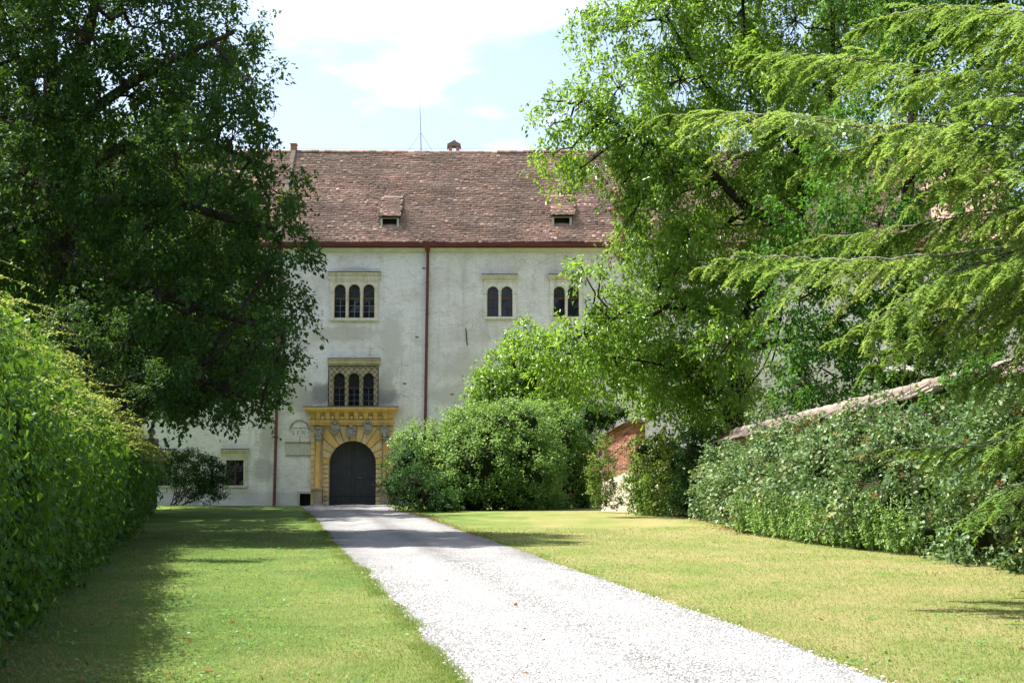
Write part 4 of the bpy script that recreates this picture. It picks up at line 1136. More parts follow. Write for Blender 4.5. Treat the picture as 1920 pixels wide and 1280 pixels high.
M['petal_red'] = rough_mat("red_petal", (0.55, 0.03, 0.06), (0.70, 0.10, 0.12), 9, 0.6, 0)
M['petal_pink'] = rough_mat("pink_petal", (0.62, 0.24, 0.25), (0.75, 0.42, 0.40), 9, 0.6, 0)
M['petal_white'] = rough_mat("white_umbel", (0.70, 0.71, 0.64), (0.82, 0.82, 0.78), 9, 0.6, 0)

def leaves(name, mat, parent, arrs, shape=KITE, kind=None):
    P, A, N, L, W, val = arrs[:6]
    o = link_mesh(name, leaf_mesh(name, P, A, N, L, W, val, shape), M[mat], parent)
    if kind: o['kind'] = kind
    return o
def clump_twigs(C, centres, ids, r0=0.02, r1=0.006, sag=0.15):
    out = []
    for p, i in zip(C, ids):
        a = centres[i]
        q = bend(a, p, 4, sag * np.linalg.norm(p - a) * RNG.uniform(-0.3, 1), 0.05)
        out.append((q, np.linspace(r0, r1, 4)))
    return out
def limb_path(pts, k=5):
    return spline([at(*p) for p in pts], k)
def grow_tree(name, label, group, base_xy, trunk_pts, trunk_r, limbs, lobes, mat, bark, dens, spray_kw, shape=KITE, extra=None, twig_every=1, cat="tree", crown_name="crown"):
    """A tree: trunk, limbs given as photo paths, secondary branches to every lobe, twigs and leaves on the clumps."""
    root = empty(name, (base_xy[0], base_xy[1], 0.0), label, cat, group)
    tp = spline(trunk_pts, 4)
    MB().tube(tp, np.linspace(trunk_r[0], trunk_r[1], len(tp)), 14).build("trunk", M[bark], root, True)
    skeleton = [tp]
    for pts, r0, r1 in limbs:
        q = limb_path(pts)
        MB().tube(q, np.linspace(r0, r1, len(q)), 9).build("limb", M[bark], root, True)
        skeleton.append(q)
    sk = np.concatenate(skeleton)
    tubes = []
    for c, r in lobes:
        d = np.linalg.norm((sk - c) * np.array((1, 1, 1.3)) + np.array((0, 0, 0.4)), axis=1)
        a = sk[np.argmin(d)]
        L = np.linalg.norm(c - a)
        if L > 0.3:
            tubes.append((bend(a, c, 6, -0.06 * L, 0.05 * L), np.linspace(0.03 + 0.012 * L, 0.022, 6)))
    C, O, I = lobe_clumps(lobes, dens)
    centres = [l[0] for l in lobes]
    sel = np.arange(0, len(C), twig_every)
    tubes5 = many_tubes(tubes, 6) if tubes else None
    if tubes5: link_mesh("branches", np_mesh("branches", tubes5[0], [tubes5[1]]), M[bark], root, True)['kind'] = 'stuff'
    tw = many_tubes(clump_twigs(C[sel], centres, I[sel]), 3)
    link_mesh("twigs", np_mesh("twigs", tw[0], [tw[1]]), M[bark], root)['kind'] = 'stuff'
    arrs = sprays(C, O, **spray_kw)
    leaves(crown_name, mat, root, arrs, shape)
    return root, arrs

# ------------------------------------------------------------------ big dark tree on the left
D1 = 37.5
lob = [(430, 60, 80), (300, 40, 110), (150, 60, 115), (30, 60, 110), (478, 150, 52), (385, 165, 100), (240, 180, 110), (90, 200, 110), (0, 220, 100), (440, 262, 72), (330, 300, 100), (190, 330, 105), (60, 350, 110),
       (508, 350, 70), (400, 400, 100), (270, 430, 110), (120, 460, 110), (0, 450, 110), (530, 455, 68), (430, 530, 100), (300, 560, 105), (150, 580, 95), (30, 560, 80), (525, 570, 58), (485, 650, 70), (380, 680, 85),
       (280, 680, 75), (545, 680, 34), (430, 745, 45), (335, 755, 42), (495, 765, 28), (20, 680, 90), (150, 690, 80),
       (-110, 100, 120), (-110, 330, 120), (-100, 520, 110)]
top = [(270, -80, 90), (150, -100, 130), (0, -90, 120), (230, -220, 110), (90, -230, 120), (-120, -60, 120), (160, -330, 90), (-50, -220, 100)]
lob = [(x_ - (5 if x_ > 400 else 0), y_, r_) for x_, y_, r_ in lob]
lobes = px_lobes(lob, D1, 1.1, 1.2, 0.85, 2, 5.0) + px_lobes(top, D1, 1.2, 1.0, 0.85, 2, 4.0)
lobes = [l for l in lobes if l[0][2] > 2.6]
tb = at(112, 950, D1 + 0.5)
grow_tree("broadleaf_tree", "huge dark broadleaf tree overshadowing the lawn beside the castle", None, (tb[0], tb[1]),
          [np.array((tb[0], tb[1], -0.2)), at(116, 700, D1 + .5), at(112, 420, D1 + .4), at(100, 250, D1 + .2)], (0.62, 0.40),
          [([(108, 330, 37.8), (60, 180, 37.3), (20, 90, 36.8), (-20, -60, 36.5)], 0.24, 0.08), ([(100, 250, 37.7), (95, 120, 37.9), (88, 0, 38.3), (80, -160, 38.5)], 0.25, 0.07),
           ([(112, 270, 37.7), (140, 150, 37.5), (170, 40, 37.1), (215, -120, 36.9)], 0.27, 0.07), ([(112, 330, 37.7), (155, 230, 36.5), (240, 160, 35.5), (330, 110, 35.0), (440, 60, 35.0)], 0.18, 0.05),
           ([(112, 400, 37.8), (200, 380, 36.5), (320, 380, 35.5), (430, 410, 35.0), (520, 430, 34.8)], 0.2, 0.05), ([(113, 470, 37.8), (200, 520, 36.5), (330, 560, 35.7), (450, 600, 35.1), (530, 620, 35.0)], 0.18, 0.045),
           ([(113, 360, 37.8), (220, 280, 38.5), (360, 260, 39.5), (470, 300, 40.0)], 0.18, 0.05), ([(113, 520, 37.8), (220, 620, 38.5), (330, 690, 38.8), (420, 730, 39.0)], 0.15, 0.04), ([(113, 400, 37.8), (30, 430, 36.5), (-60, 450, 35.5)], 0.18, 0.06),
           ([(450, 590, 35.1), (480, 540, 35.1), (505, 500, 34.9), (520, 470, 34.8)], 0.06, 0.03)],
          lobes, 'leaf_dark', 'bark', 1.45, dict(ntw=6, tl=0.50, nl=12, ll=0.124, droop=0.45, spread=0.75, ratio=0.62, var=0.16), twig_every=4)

# a second tree further back whose crown closes the gaps and shades the drive
D1B = 60.0
lob = [(60, 300, 110), (170, 290, 110), (280, 330, 100), (370, 400, 90), (100, 420, 110), (220, 430, 110), (330, 500, 100), (420, 520, 75), (40, 540, 110), (160, 560, 110), (270, 600, 100), (390, 620, 85), (90, 670, 100), (210, 690, 90), (320, 710, 75), (410, 690, 50), (460, 590, 45), (-60, 420, 120), (-60, 600, 120), (330, 250, 70), (420, 330, 60), (450, 430, 60)]
lobes = px_lobes(lob, D1B, 1.5, 5.0, 0.8)
for d_ in (42.5, 45, 48, 51, 55, 59, 63, 67, 71, 75):
    for x_, z_ in ((-17.0, 8.5), (-14.2, 10.0), (-12.6, 7.0), (-15.5, 6.0)):
        lobes.append((np.array((x_ + RNG.normal(0, .5) - (0.8 if d_ > 60 else 0), d_ + RNG.normal(0, .6), z_ + RNG.normal(0, .4))), (1.9, 2.6, 1.5)))
tb = at(190, 950, D1B)
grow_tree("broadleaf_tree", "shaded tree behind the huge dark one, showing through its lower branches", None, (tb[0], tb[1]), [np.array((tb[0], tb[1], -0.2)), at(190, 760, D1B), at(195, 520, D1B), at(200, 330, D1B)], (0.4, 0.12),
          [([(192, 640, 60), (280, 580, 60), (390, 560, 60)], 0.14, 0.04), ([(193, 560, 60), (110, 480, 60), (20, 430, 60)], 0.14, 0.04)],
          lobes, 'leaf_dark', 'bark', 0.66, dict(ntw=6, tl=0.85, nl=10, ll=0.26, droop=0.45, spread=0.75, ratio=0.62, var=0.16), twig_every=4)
# a third one by the castle's left corner, added to shade the dark bush
lobes = px_lobes([(110, 500, 80), (200, 480, 80), (290, 520, 70), (130, 600, 85), (230, 600, 80), (310, 620, 60), (190, 690, 70), (280, 700, 55), (90, 690, 70)], 77.5, 1.1, 1.5, 0.9)
tb = at(220, 950, 77.5)
grow_tree("broadleaf_tree", "farthest left tree by the castle corner, mostly hidden, added to shade the bush", None, (tb[0], tb[1]), [np.array((tb[0], tb[1], -0.2)), at(220, 760, 77.5), at(220, 560, 77.5)], (0.3, 0.1), [],
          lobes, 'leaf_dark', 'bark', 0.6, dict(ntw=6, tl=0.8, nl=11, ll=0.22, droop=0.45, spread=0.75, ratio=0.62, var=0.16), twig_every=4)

# young tree behind the creeper hedge
lobes = px_lobes([(150, 580, 36), (105, 600, 40), (190, 615, 32), (235, 650, 36), (165, 650, 45), (265, 700, 34), (285, 745, 26)], 27.5, 1.0, 0.6)
tb = at(165, 900, 27.5)
grow_tree("young_tree", "young tree with feathery leaves peeping over the creeper hedge", None, (tb[0], tb[1]), [np.array((tb[0], tb[1], -.1)), at(165, 780, 27.5), at(160, 640, 27.5)], (0.05, 0.015), [],
          lobes, 'leaf_dark', 'bark', 5.0, dict(ntw=5, tl=0.3, nl=14, ll=0.085, droop=0.5, spread=0.6, ratio=0.4))  # dark leaf colour stands in for the big tree's shade

# ------------------------------------------------------------------ garden wall and creeper hedge on the left
def hedge_x(d): return -1.85 - 0.21 * d
H_END = 59.5
gw_l = empty("garden_wall", (hedge_x(H_END) - 0.5, H_END, 0), "grey garden wall end with pointed finial at the end of the creeper hedge", "wall")
def slanted(mb, y0, y1, off0, off1, z0, z1):
    return mb.add([(hedge_x(y0) - off1, y0, z0), (hedge_x(y0) - off0, y0, z0), (hedge_x(y1) - off0, y1, z0), (hedge_x(y1) - off1, y1, z0), (hedge_x(y0) - off1, y0, z1), (hedge_x(y0) - off0, y0, z1), (hedge_x(y1) - off0, y1, z1), (hedge_x(y1) - off1, y1, z1)],
                  [(0, 3, 2, 1), (4, 5, 6, 7), (0, 1, 5, 4), (1, 2, 6, 5), (2, 3, 7, 6), (3, 0, 4, 7)])
slanted(MB(), 6, 59.0, 0.62, 1.05, -0.2, 2.75).build("wall_body", M['greywall'], gw_l)
pe = at(276, 880, 59.8); pxc, pyc = float(pe[0]), 59.8
pr = MB(); pr.box(pxc - 0.36, pxc + 0.30, pyc - 0.3, pyc + 0.3, -0.2, 2.75)
pr.build("pier", M['greywall'], gw_l, bevel=0.04)
MB().box(pxc - 0.42, pxc + 0.36, pyc - 0.36, pyc + 0.36, 2.752, 2.9).build("pier_cap", M['greywall'], gw_l, bevel=0.03)
MB().lathe(pxc + 0.14, pyc, [(0.12, 2.901), (0.08, 2.98), (0.05, 3.0), (0.15, 3.1), (0.16, 3.18), (0.09, 3.3), (0.01, 3.42)], 10).build("finial", M['greywall'], gw_l, True)
MB().prism([(pxc + 0.305, 2.1), (pxc + 0.62, 2.2), (pxc + 0.65, 2.3), (pxc + 0.37, 2.75), (pxc + 0.305, 2.75)], pyc - 0.2, pyc + 0.2).build("scroll_bracket", M['greywall'], gw_l)

hedge = empty("creeper_hedge", (hedge_x(30) - 0.3, 30, 0), "dense green creeper smothering the left garden wall", "hedge")
def hedge_h(d): return 3.75 - 0.010 * (d - 18) + 0.16 * np.sin(d * 0.9) + 0.10 * np.sin(d * 2.1 + 1)
def hedge_surface(d, t):
    """t 0..1 up the face, 1..1.5 over the top"""
    h = hedge_h(d)
    tt = np.clip(t, 0, 1); over = np.clip(t - 1, 0, 1)
    bulge = 0.30 * np.sin(np.pi * np.clip(tt * 1.05, 0, 1)) + 0.10 * np.sin(d * 1.3 + 4 * tt) + 0.08 * np.sin(d * 3.1 + 7 * tt)
    setb = 1.0 * smooth(0.48, 1.03, tt) + over * 1.6
    x = hedge_x(d) + bulge - setb + 0.05
    z = h * tt - 0.45 * over ** 2
    return x, z
n = 86000
d_h = 8.0 * (59.8 / 8.0) ** (RNG.random(n) ** 0.85); t_h = RNG.random(n) * 1.32
hx_, hz = hedge_surface(d_h, t_h)
e = 0.03
x2, z2 = hedge_surface(d_h, t_h + e)
tng = unit(np.stack([x2 - hx_, np.zeros(n), z2 - hz], -1)); along = unit(np.array((-0.21, 1, 0)))
nrm = unit(np.cross(np.broadcast_to(along, (n, 3)), tng)); nrm *= np.where(nrm[:, 0] + 0.3 * nrm[:, 2] < 0, -1, 1)[:, None]
dep = RNG.gamma(1.6, 0.075, n) - 0.10
P = np.stack([hx_, d_h, np.maximum(hz, 0.03)], -1) + nrm * dep[:, None] + RNG.normal(0, 0.04, (n, 3))
P[:, 2] = np.maximum(P[:, 2], 0.02)
A = np.array((0.12, 0.0, -0.75)) + RNG.normal(0, 0.5, (n, 3)) + 0.25 * nrm
N = nrm + RNG.normal(0, 0.42, (n, 3)) + np.array((0, 0, 0.25))
L = (0.042 + 0.0016 * d_h) * RNG.uniform(0.6, 1.35, n)
clump = 0.16 * np.sin(d_h * 2.7 + 5 * t_h) * np.sin(3.1 * t_h + d_h * 0.8) + 0.10 * np.sin(d_h * 7 + t_h * 11)
leaves("foliage", 'leaf_creeper', hedge, (P, A, N, L, L * 0.8, 0.42 + clump + RNG.normal(0, 0.15, n) + 0.30 * smooth(0.62, 1.1, t_h)), IVY)  # leaves lighter towards the top, sunlight on the hedge put into the colour
# dark sheet inside the hedge, blocks light and stands for the inner shade
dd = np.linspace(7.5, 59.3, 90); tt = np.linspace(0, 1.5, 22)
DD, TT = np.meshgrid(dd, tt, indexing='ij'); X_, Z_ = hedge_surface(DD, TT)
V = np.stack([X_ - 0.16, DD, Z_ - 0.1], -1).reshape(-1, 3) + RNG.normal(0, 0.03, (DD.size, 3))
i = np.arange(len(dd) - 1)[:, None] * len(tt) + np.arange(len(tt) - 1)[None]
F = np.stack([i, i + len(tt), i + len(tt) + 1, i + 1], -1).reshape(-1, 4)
link_mesh("shade_core", np_mesh("shade_core", V, [F]), M['core'], hedge)
# shoots reaching out of it
tips_P, tips_A, tips_N, tips_L, tips_V, shoots = [], [], [], [], [], []
for k in range(950):
    d = RNG.uniform(14, 59.5); t = 0.4 + RNG.beta(2.4, 2.0) * 0.75
    if k > 400: d = RNG.uniform(30, 59.5); t = RNG.uniform(0.55, 1.05)
    x, z = hedge_surface(np.array(d), np.array(t))
    p0 = np.array((float(x) - 0.05, d, float(z)))
    dr = unit(np.array((RNG.uniform(0.5, 1.0), RNG.uniform(-0.3, 0.9), RNG.normal(0.06, 0.16))))
    ln = RNG.uniform(0.3, 0.95) * (1.4 if RNG.random() < 0.12 else 1)
    s = np.linspace(0, 1, 5)[:, None]
    q = p0 + dr * ln * s; q[:, 2] += (0.10 * ln * np.sin(s * 3) - 0.16 * ln * s ** 2)[:, 0]
    shoots.append((q, np.linspace(0.006, 0.002, 5)))
    m_ = int(10 + 20 * ln)
    u_ = RNG.uniform(0.15, 1.0, m_)
    pp = np.stack([np.interp(u_, s[:, 0], q[:, c]) for c in range(3)], -1) + RNG.normal(0, 0.015, (m_, 3))
    tips_P.append(pp); tips_A.append(dr * 1.3 + RNG.normal(0, 0.5, (m_, 3))); tips_N.append(RNG.normal(0, 0.5, (m_, 3)) + np.array((0, 0, 1)))
    tips_L.append(0.050 * (1.15 - 0.7 * u_) * RNG.uniform(0.7, 1.3, m_) * (1 + d * 0.008)); tips_V.append(0.25 + 0.5 * u_ + RNG.normal(0, 0.15, m_))
# one long runner arching into the air
q = spline([at(205, 712, 34), at(230, 715, 34.2), at(262, 726, 34.4), at(288, 741, 34.6)], 5); shoots.append((q, np.linspace(0.012, 0.003, len(q))))
m_ = 150; u_ = RNG.uniform(0, 1, m_); pp = np.stack([np.interp(u_, np.linspace(0, 1, len(q)), q[:, c]) for c in range(3)], -1) + RNG.normal(0, 0.05, (m_, 3)) * (1.2 - u_)[:, None]
tips_P.append(pp); tips_A.append(RNG.normal(0, 0.7, (m_, 3)) + np.array((0.5, 0, -0.2))); tips_N.append(RNG.normal(0, 0.5, (m_, 3)) + np.array((0, 0, 1))); tips_L.append(0.09 * (1.1 - 0.6 * u_)); tips_V.append(np.full(m_, 0.4))
tL = np.concatenate(tips_L)
leaves("young_shoots", 'leaf_tip', hedge, (np.concatenate(tips_P), np.concatenate(tips_A), np.concatenate(tips_N), tL, tL * 0.6, np.concatenate(tips_V)), KITE, 'stuff')
tv, tf = many_tubes(shoots, 3)
link_mesh("shoot_stems", np_mesh("shoot_stems", tv, [tf]), M['leaf_tip'], hedge)['kind'] = 'stuff'

# ------------------------------------------------------------------ shrubs
def shrub(name, label, lobes, mat, dens, spray_kw, base, core=0.72, shape=KITE, stems=None, cat="shrub", hollow=0.7, group=None, bark='cane', foliage="foliage", shell=(0.80, 1.0), gap=None):
    root = empty(name, (base[0], base[1], 0), label, cat, group)
    C, O, I = lobe_clumps(lobes, dens, shell, hollow, 0.05)
    if gap is not None:
        k = gap(C); C, O, I = C[k], O[k], I[k]
    arrs = sprays(C, O, **spray_kw)
    k = arrs[0][:, 2] > 0.02
    arrs = tuple(a[k] for a in arrs[:6])
    leaves(foliage, mat, root, arrs, shape)
    if core:  # dark blobs stand in for the shade between the leaves
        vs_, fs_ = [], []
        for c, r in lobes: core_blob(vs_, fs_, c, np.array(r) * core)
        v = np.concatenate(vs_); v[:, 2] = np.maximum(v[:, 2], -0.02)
        link_mesh("shade_core", np_mesh("shade_core", v, [np.concatenate(fs_)]), M['core'], root)['kind'] = 'stuff'
    if stems:
        for s_ in stems: MB().tube(s_[0], s_[1], 5).build("stem", M[bark], root, True)
    return root
b0 = at(333, 946, 76)
sl_ = [(365, 882, 38), (392, 888, 30), (335, 872, 26), (405, 912, 20), (355, 905, 26), (318, 862, 18), (385, 925, 17), (410, 885, 18)]
stems = []
for k in range(9):
    tgt = sl_[k % len(sl_)]; p = at(tgt[0] + RNG.normal(0, 8), tgt[1], 76 + RNG.normal(0, .4))
    stems.append((bend((b0[0] + RNG.normal(0, .18), 76 + RNG.normal(0, .15), -0.05), p, 6, -0.1, 0.03), np.linspace(0.03, 0.01, 6)))
stems.append((bend((at(349, 945, 75.6)[0], 75.6, -0.05), at(347, 905, 75.6), 4), np.full(4, 0.02)))
shrub("bush", "dark many-stemmed bush in shade against the castle wall", px_lobes(sl_, 76, 0.9, 0.4), 'leaf_yew', 12.0, dict(ntw=4, tl=0.30, nl=10, ll=0.09, droop=0.5, spread=0.7), b0, 0.0, stems=stems, cat="bush", hollow=0)

D2 = 66.5
sh1 = [(790, 845, 44), (825, 895, 66, -1), (880, 822, 52), (935, 806, 46), (900, 870, 78, -1), (985, 803, 46), (975, 880, 80, 0), (1035, 820, 55, 2), (1045, 890, 68, 3), (1085, 850, 48, 4), (1095, 905, 40, 5), (860, 925, 36, -2), (930, 930, 36, -1), (1000, 930, 34, 1), (1060, 930, 30, 4), (840, 815, 30), (1010, 790, 26, 2), (1070, 812, 36, 4), (890, 945, 26, -2), (960, 945, 28, -1), (1030, 944, 26, 1), (1090, 940, 26, 4), (910, 788, 18), (965, 784, 16), (860, 800, 20)]
shrub("shrub", "broad sunlit green shrub in front of the castle wall beside the drive", px_lobes(sh1, D2, 1.0, 0.5), 'leaf_shrub', 6.2, dict(ntw=5, tl=0.52, nl=9, ll=0.135, droop=0.1, spread=0.5, ratio=0.5, var=0.24, leaf_up=1.2), at(930, 950, D2), 0.62)
sh2 = [(752, 880, 32), (740, 912, 24), (775, 915, 40, -1), (765, 855, 22), (812, 930, 34, -2), (835, 945, 22, -2.5)]
shrub("dark_shrub", "dark green shrub at the drive edge next to the portal", px_lobes(sh2, 64.5, 1.0, 0.3), 'leaf_yew', 9.5, dict(ntw=5, tl=0.36, nl=9, ll=0.09, droop=0.15, spread=0.6, ratio=0.55), at(775, 955, 64.5), 0.62)

# bright young tree in front of the facade
lobes = px_lobes([(1002, 648, 36), (965, 690, 52), (918, 722, 36), (1040, 690, 52), (900, 755, 26), (975, 750, 60), (935, 770, 36), (1050, 745, 52), (1085, 690, 38), (985, 612, 10), (960, 640, 14)], 71, 1.0, 0.8)
tb = at(985, 900, 71)
grow_tree("young_tree", "bright green young tree rising behind the broad shrub before the castle wall", None, (tb[0], tb[1]), [np.array((tb[0], tb[1], -.1)), at(985, 840, 71), at(990, 720, 71)], (0.14, 0.06), [],
          lobes, 'leaf_walnut', 'bark', 3.4, dict(ntw=6, tl=0.55, nl=10, ll=0.15, droop=0.25, spread=0.65, ratio=0.6, var=0.2))

# ------------------------------------------------------------------ walnut tree
D3 = 56.0
wl_ = [(1130, 55, 60, -1), (1240, 40, 85), (1370, 40, 85), (1490, 40, 90), (1620, 50, 90), (1160, 165, 70, -1), (1275, 150, 80), (1400, 150, 70), (1530, 160, 85), (1085, 200, 55, -1), (1028, 245, 36, -1), (1015, 185, 22, -1), (1125, 285, 58, -1), (1035, 290, 30, -1),
       (1240, 275, 78), (1365, 300, 75), (1490, 300, 80), (1070, 325, 22, -1), (1165, 345, 40), (1225, 390, 55), (1222, 460, 62), (1235, 540, 72), (1330, 430, 46), (1300, 520, 70), (1160, 590, 55, -2), (1190, 640, 80, -1), (1095, 625, 50, -2), (1130, 555, 24, -2),
       (1070, 665, 62, -2), (1130, 695, 58, -1), (1225, 705, 70), (1320, 640, 85), (1345, 735, 64), (1290, 770, 42), (1395, 590, 55), (1015, 655, 30, -2), (1420, 500, 40, 1), (1470, 420, 50, 1), (1120, 510, 16, -2), (1090, 500, 12, -2), (1440, 330, 55, -2), (1330, 350, 40, -2), (1290, 440, 50, -2), (1260, 330, 50, -2), (1190, 250, 50, -2), (1370, 640, 55, -2), (1405, 745, 34, -1), (1350, 800, 36, -1), (1445, 440, 38, -1.5), (1500, 220, 60, -2), (1390, 520, 40, -1), (1320, 230, 55, -2), (1440, 120, 60, -2), (1290, 620, 60, -2)]
wtop = [(1250, -70, 90), (1400, -90, 100), (1550, -90, 100), (1330, -200, 90), (1480, -220, 90)]
lobes = px_lobes(wl_, D3, 1.2, 1.6, 0.9, 1) + px_lobes([r for k, r in enumerate(wl_) if k % 2 == 0 and r[0] > 1150], D3 + 3.5, 1.1, 1.0, 0.9) + px_lobes(wtop, D3, 1.2, 1.5, 0.9)
tb = at(1378, 950, D3)
grow_tree("walnut_tree", "sunlit walnut tree with spreading limbs overhanging the tile-topped garden wall", None, (tb[0], tb[1]),
          [np.array((tb[0], tb[1], -0.2)), at(1374, 860, D3), at(1378, 740, D3), at(1400, 600, D3 + .2), at(1480, 450, D3 + .3)], (0.42, 0.24),
          [([(1500, 450, 56.2), (1440, 410, 55.6), (1395, 385, 55.2), (1340, 330, 55), (1290, 295, 54.6), (1200, 260, 54.4), (1090, 190, 54)], 0.22, 0.05), ([(1480, 450, 56.3), (1470, 330, 56.3), (1400, 230, 56), (1340, 180, 55.8), (1300, 120, 55.5), (1250, 30, 55.3)], 0.22, 0.05),
           ([(1480, 450, 56.3), (1500, 300, 56.6), (1420, 200, 56.8), (1400, 100, 57), (1390, -40, 57)], 0.18, 0.05), ([(1490, 440, 56.3), (1540, 280, 56.5), (1560, 120, 56.6), (1560, -40, 56.8)], 0.2, 0.06),
           ([(1395, 620, 56.1), (1340, 590, 55.6), (1280, 577, 55), (1220, 575, 54.5), (1180, 585, 54.2), (1120, 610, 53.8)], 0.15, 0.04), ([(1388, 660, 56), (1470, 640, 56), (1560, 632, 56), (1640, 630, 56)], 0.14, 0.07),
           ([(1376, 800, 56), (1330, 740, 55.5), (1260, 690, 55), (1160, 670, 54.5)], 0.12, 0.03), ([(1376, 820, 56), (1395, 740, 56.2), (1430, 690, 56.3), (1452, 640, 56.4)], 0.05, 0.02), ([(1440, 700, 56.3), (1455, 650, 56.3), (1470, 560, 56.4)], 0.04, 0.02)],
          lobes, 'leaf_walnut', 'bark', 1.35, dict(ntw=6, tl=0.72, nl=12, ll=0.187, droop=0.7, spread=0.7, ratio=0.48, var=0.17), twig_every=2)
# withered leaves hanging in the walnut
wr = at(1160, 470, 54.5)
wth = empty("withered_branch", wr, "dangling twigs with withered red-brown leaves at the walnut's edge", "branch")
C = np.concatenate([at(x, y, 54.3)[None] for x, y in ((1162, 372), (1158, 395), (1153, 455), (1160, 470), (1150, 485), (1165, 440), (1168, 350))])
leaves("dry_leaves", 'leaf_brown', wth, sprays(C, np.broadcast_to(np.array((-0.4, 0, -0.6)), C.shape), ntw=4, tl=0.35, nl=7, ll=0.13, droop=0.8, spread=0.6, ratio=0.4), KITE, 'stuff')
tv, tf = many_tubes([(bend(at(1200, 380, 54.6), C[k], 5, 0.1, 0.06), np.linspace(0.02, 0.006, 5)) for k in range(len(C))], 4)
link_mesh("twig", np_mesh("twig", tv, [tf]), M['bark'], wth)

# deep green tree behind the wall
D4 = 47.0
bl = [(1500, 555, 55), (1570, 600, 80), (1650, 630, 85), (1560, 490, 65), (1650, 420, 85), (1540, 690, 60), (1620, 700, 60), (1730, 560, 90), (1740, 680, 80), (1600, 260, 80), (1690, 160, 90), (1710, 320, 90), (1800, 100, 100), (1830, 280, 100), (1840, 430, 100), (1850, 590, 100), (1700, 40, 90), (1880, 0, 110), (1500, 640, 40), (1820, 690, 70), (1920, 200, 100), (1930, 500, 100), (1490, 720, 30), (1660, 520, 60), (1505, 400, 46), (1570, 385, 60), (1455, 490, 36), (1480, 610, 34)]
lobes = px_lobes(bl, D4, 1.1, 1.4, 0.9) + px_lobes([(1750, -60, 110), (1620, -60, 80), (1900, -120, 120), (2030, 100, 120), (2030, 380, 120)], D4, 1.2, 1, 0.9)
tb = at(1690, 900, D4 + 1)
grow_tree("broadleaf_tree", "deep green tree filling the gap behind the garden wall and hemlock", None, (tb[0], tb[1]), [np.array((tb[0], tb[1], -.2)), at(1690, 700, D4 + 1), at(1700, 400, D4 + 1), at(1720, 100, D4 + 1)], (0.4, 0.12),
          [([(1695, 600, 48), (1600, 520, 47.5), (1530, 480, 47)], 0.14, 0.04), ([(1700, 420, 48), (1800, 330, 47.5), (1900, 250, 47)], 0.14, 0.05)],
          lobes, 'leaf_back', 'bark', 1.2, dict(ntw=6, tl=0.62, nl=11, ll=0.176, droop=0.5, spread=0.75, ratio=0.55, var=0.18), twig_every=2)
# pale-leaved elder low behind the wall
lobes = px_lobes([(1480, 690, 26), (1510, 720, 30), (1470, 745, 22), (1540, 735, 30), (1455, 770, 20), (1430, 790, 18), (1500, 760, 24)], 48.5, 1, .4)
tb = at(1500, 900, 48.5)
grow_tree("elder_bush", "pale-leaved elder growing just behind the tiled garden wall", None, (tb[0], tb[1]), [np.array((tb[0], tb[1], -.1)), at(1500, 800, 48.5), at(1500, 720, 48.5)], (0.07, 0.03), [],
          lobes, 'leaf_bramble', 'bark_grey', 5.0, dict(ntw=5, tl=0.35, nl=9, ll=0.14, droop=0.5, spread=0.6, ratio=0.5), cat="bush", crown_name="foliage")

# ------------------------------------------------------------------ tile-topped garden wall on the right
WA = np.array((7.6, 55.0)); WB = np.array((9.75, 29.0)); WC = WB + (WB - WA) / np.linalg.norm(WB - WA) * 16
ZA, ZB_ = 3.0, 3.72
WLEN = np.linalg.norm(WB - WA)
wdir = (WB - WA) / WLEN; wn2 = np.array((wdir[1], -wdir[0])); wn2 = wn2 if wn2[0] < 0 else -wn2      # wn2 points to the lawn
def wall_pt(s, off, z): return np.array((WA[0] + wdir[0] * s + wn2[0] * off, WA[1] + wdir[1] * s + wn2[1] * off, z))
def wall_top(s): return ZA + (ZB_ - ZA) * s / WLEN
gwall = empty("garden_wall", (*WA, 0), "old garden wall with sloping clay tile coping above the brambles", "wall")
S_END = WLEN + 14
def wbox(mb, s0, s1, o0, o1, z0a, z0b, z1a, z1b):
    c = [wall_pt(s0, o0, z0a), wall_pt(s1, o0, z0b), wall_pt(s1, o1, z0b), wall_pt(s0, o1, z0a), wall_pt(s0, o0, z1a), wall_pt(s1, o0, z1b), wall_pt(s1, o1, z1b), wall_pt(s0, o1, z1a)]
    return mb.add(c, [(0, 1, 2, 3), (7, 6, 5, 4), (4, 5, 1, 0), (5, 6, 2, 1), (6, 7, 3, 2), (7, 4, 0, 3)])
wbox(MB(), -0.3, S_END, -0.25, 0.25, -0.2, -0.2, wall_top(-0.3) - 0.42, wall_top(S_END) - 0.42).build("wall_body", M['render'], gwall)
wbox(MB(), -0.35, S_END, -0.30, 0.30, wall_top(0) - 0.415, wall_top(S_END) - 0.415, wall_top(0) - 0.36, wall_top(S_END) - 0.36).build("wall_plate", M['brick'], gwall)
# barrel ridge tiles
pitch_w = math.atan((ZB_ - ZA) / WLEN)
T0 = Matrix(((wdir[0], wn2[0], 0), (wdir[1], wn2[1], 0), (0, 0, 1)))
th = np.linspace(-0.2, math.pi + 0.2, 9)
def barrel(r, ln, flare_=0.85):
    mb = MB(); v = []; f = []
    for x_, k_ in ((0, 1.0), (ln, flare_)):
        for rr in (r, r - 0.022):
            for t in th: v.append((x_, rr * k_ * math.cos(t), rr * k_ * math.sin(t)))
    n_ = len(th)
    for i_ in range(n_ - 1):
        f.append((i_, i_ + 1, 2 * n_ + i_ + 1, 2 * n_ + i_)); f.append((n_ + i_, 3 * n_ + i_, 3 * n_ + i_ + 1, n_ + i_ + 1)); f.append((i_, n_ + i_, n_ + i_ + 1, i_ + 1)); f.append((2 * n_ + i_, 2 * n_ + i_ + 1, 3 * n_ + i_ + 1, 3 * n_ + i_))
    return mb.add(v, f)
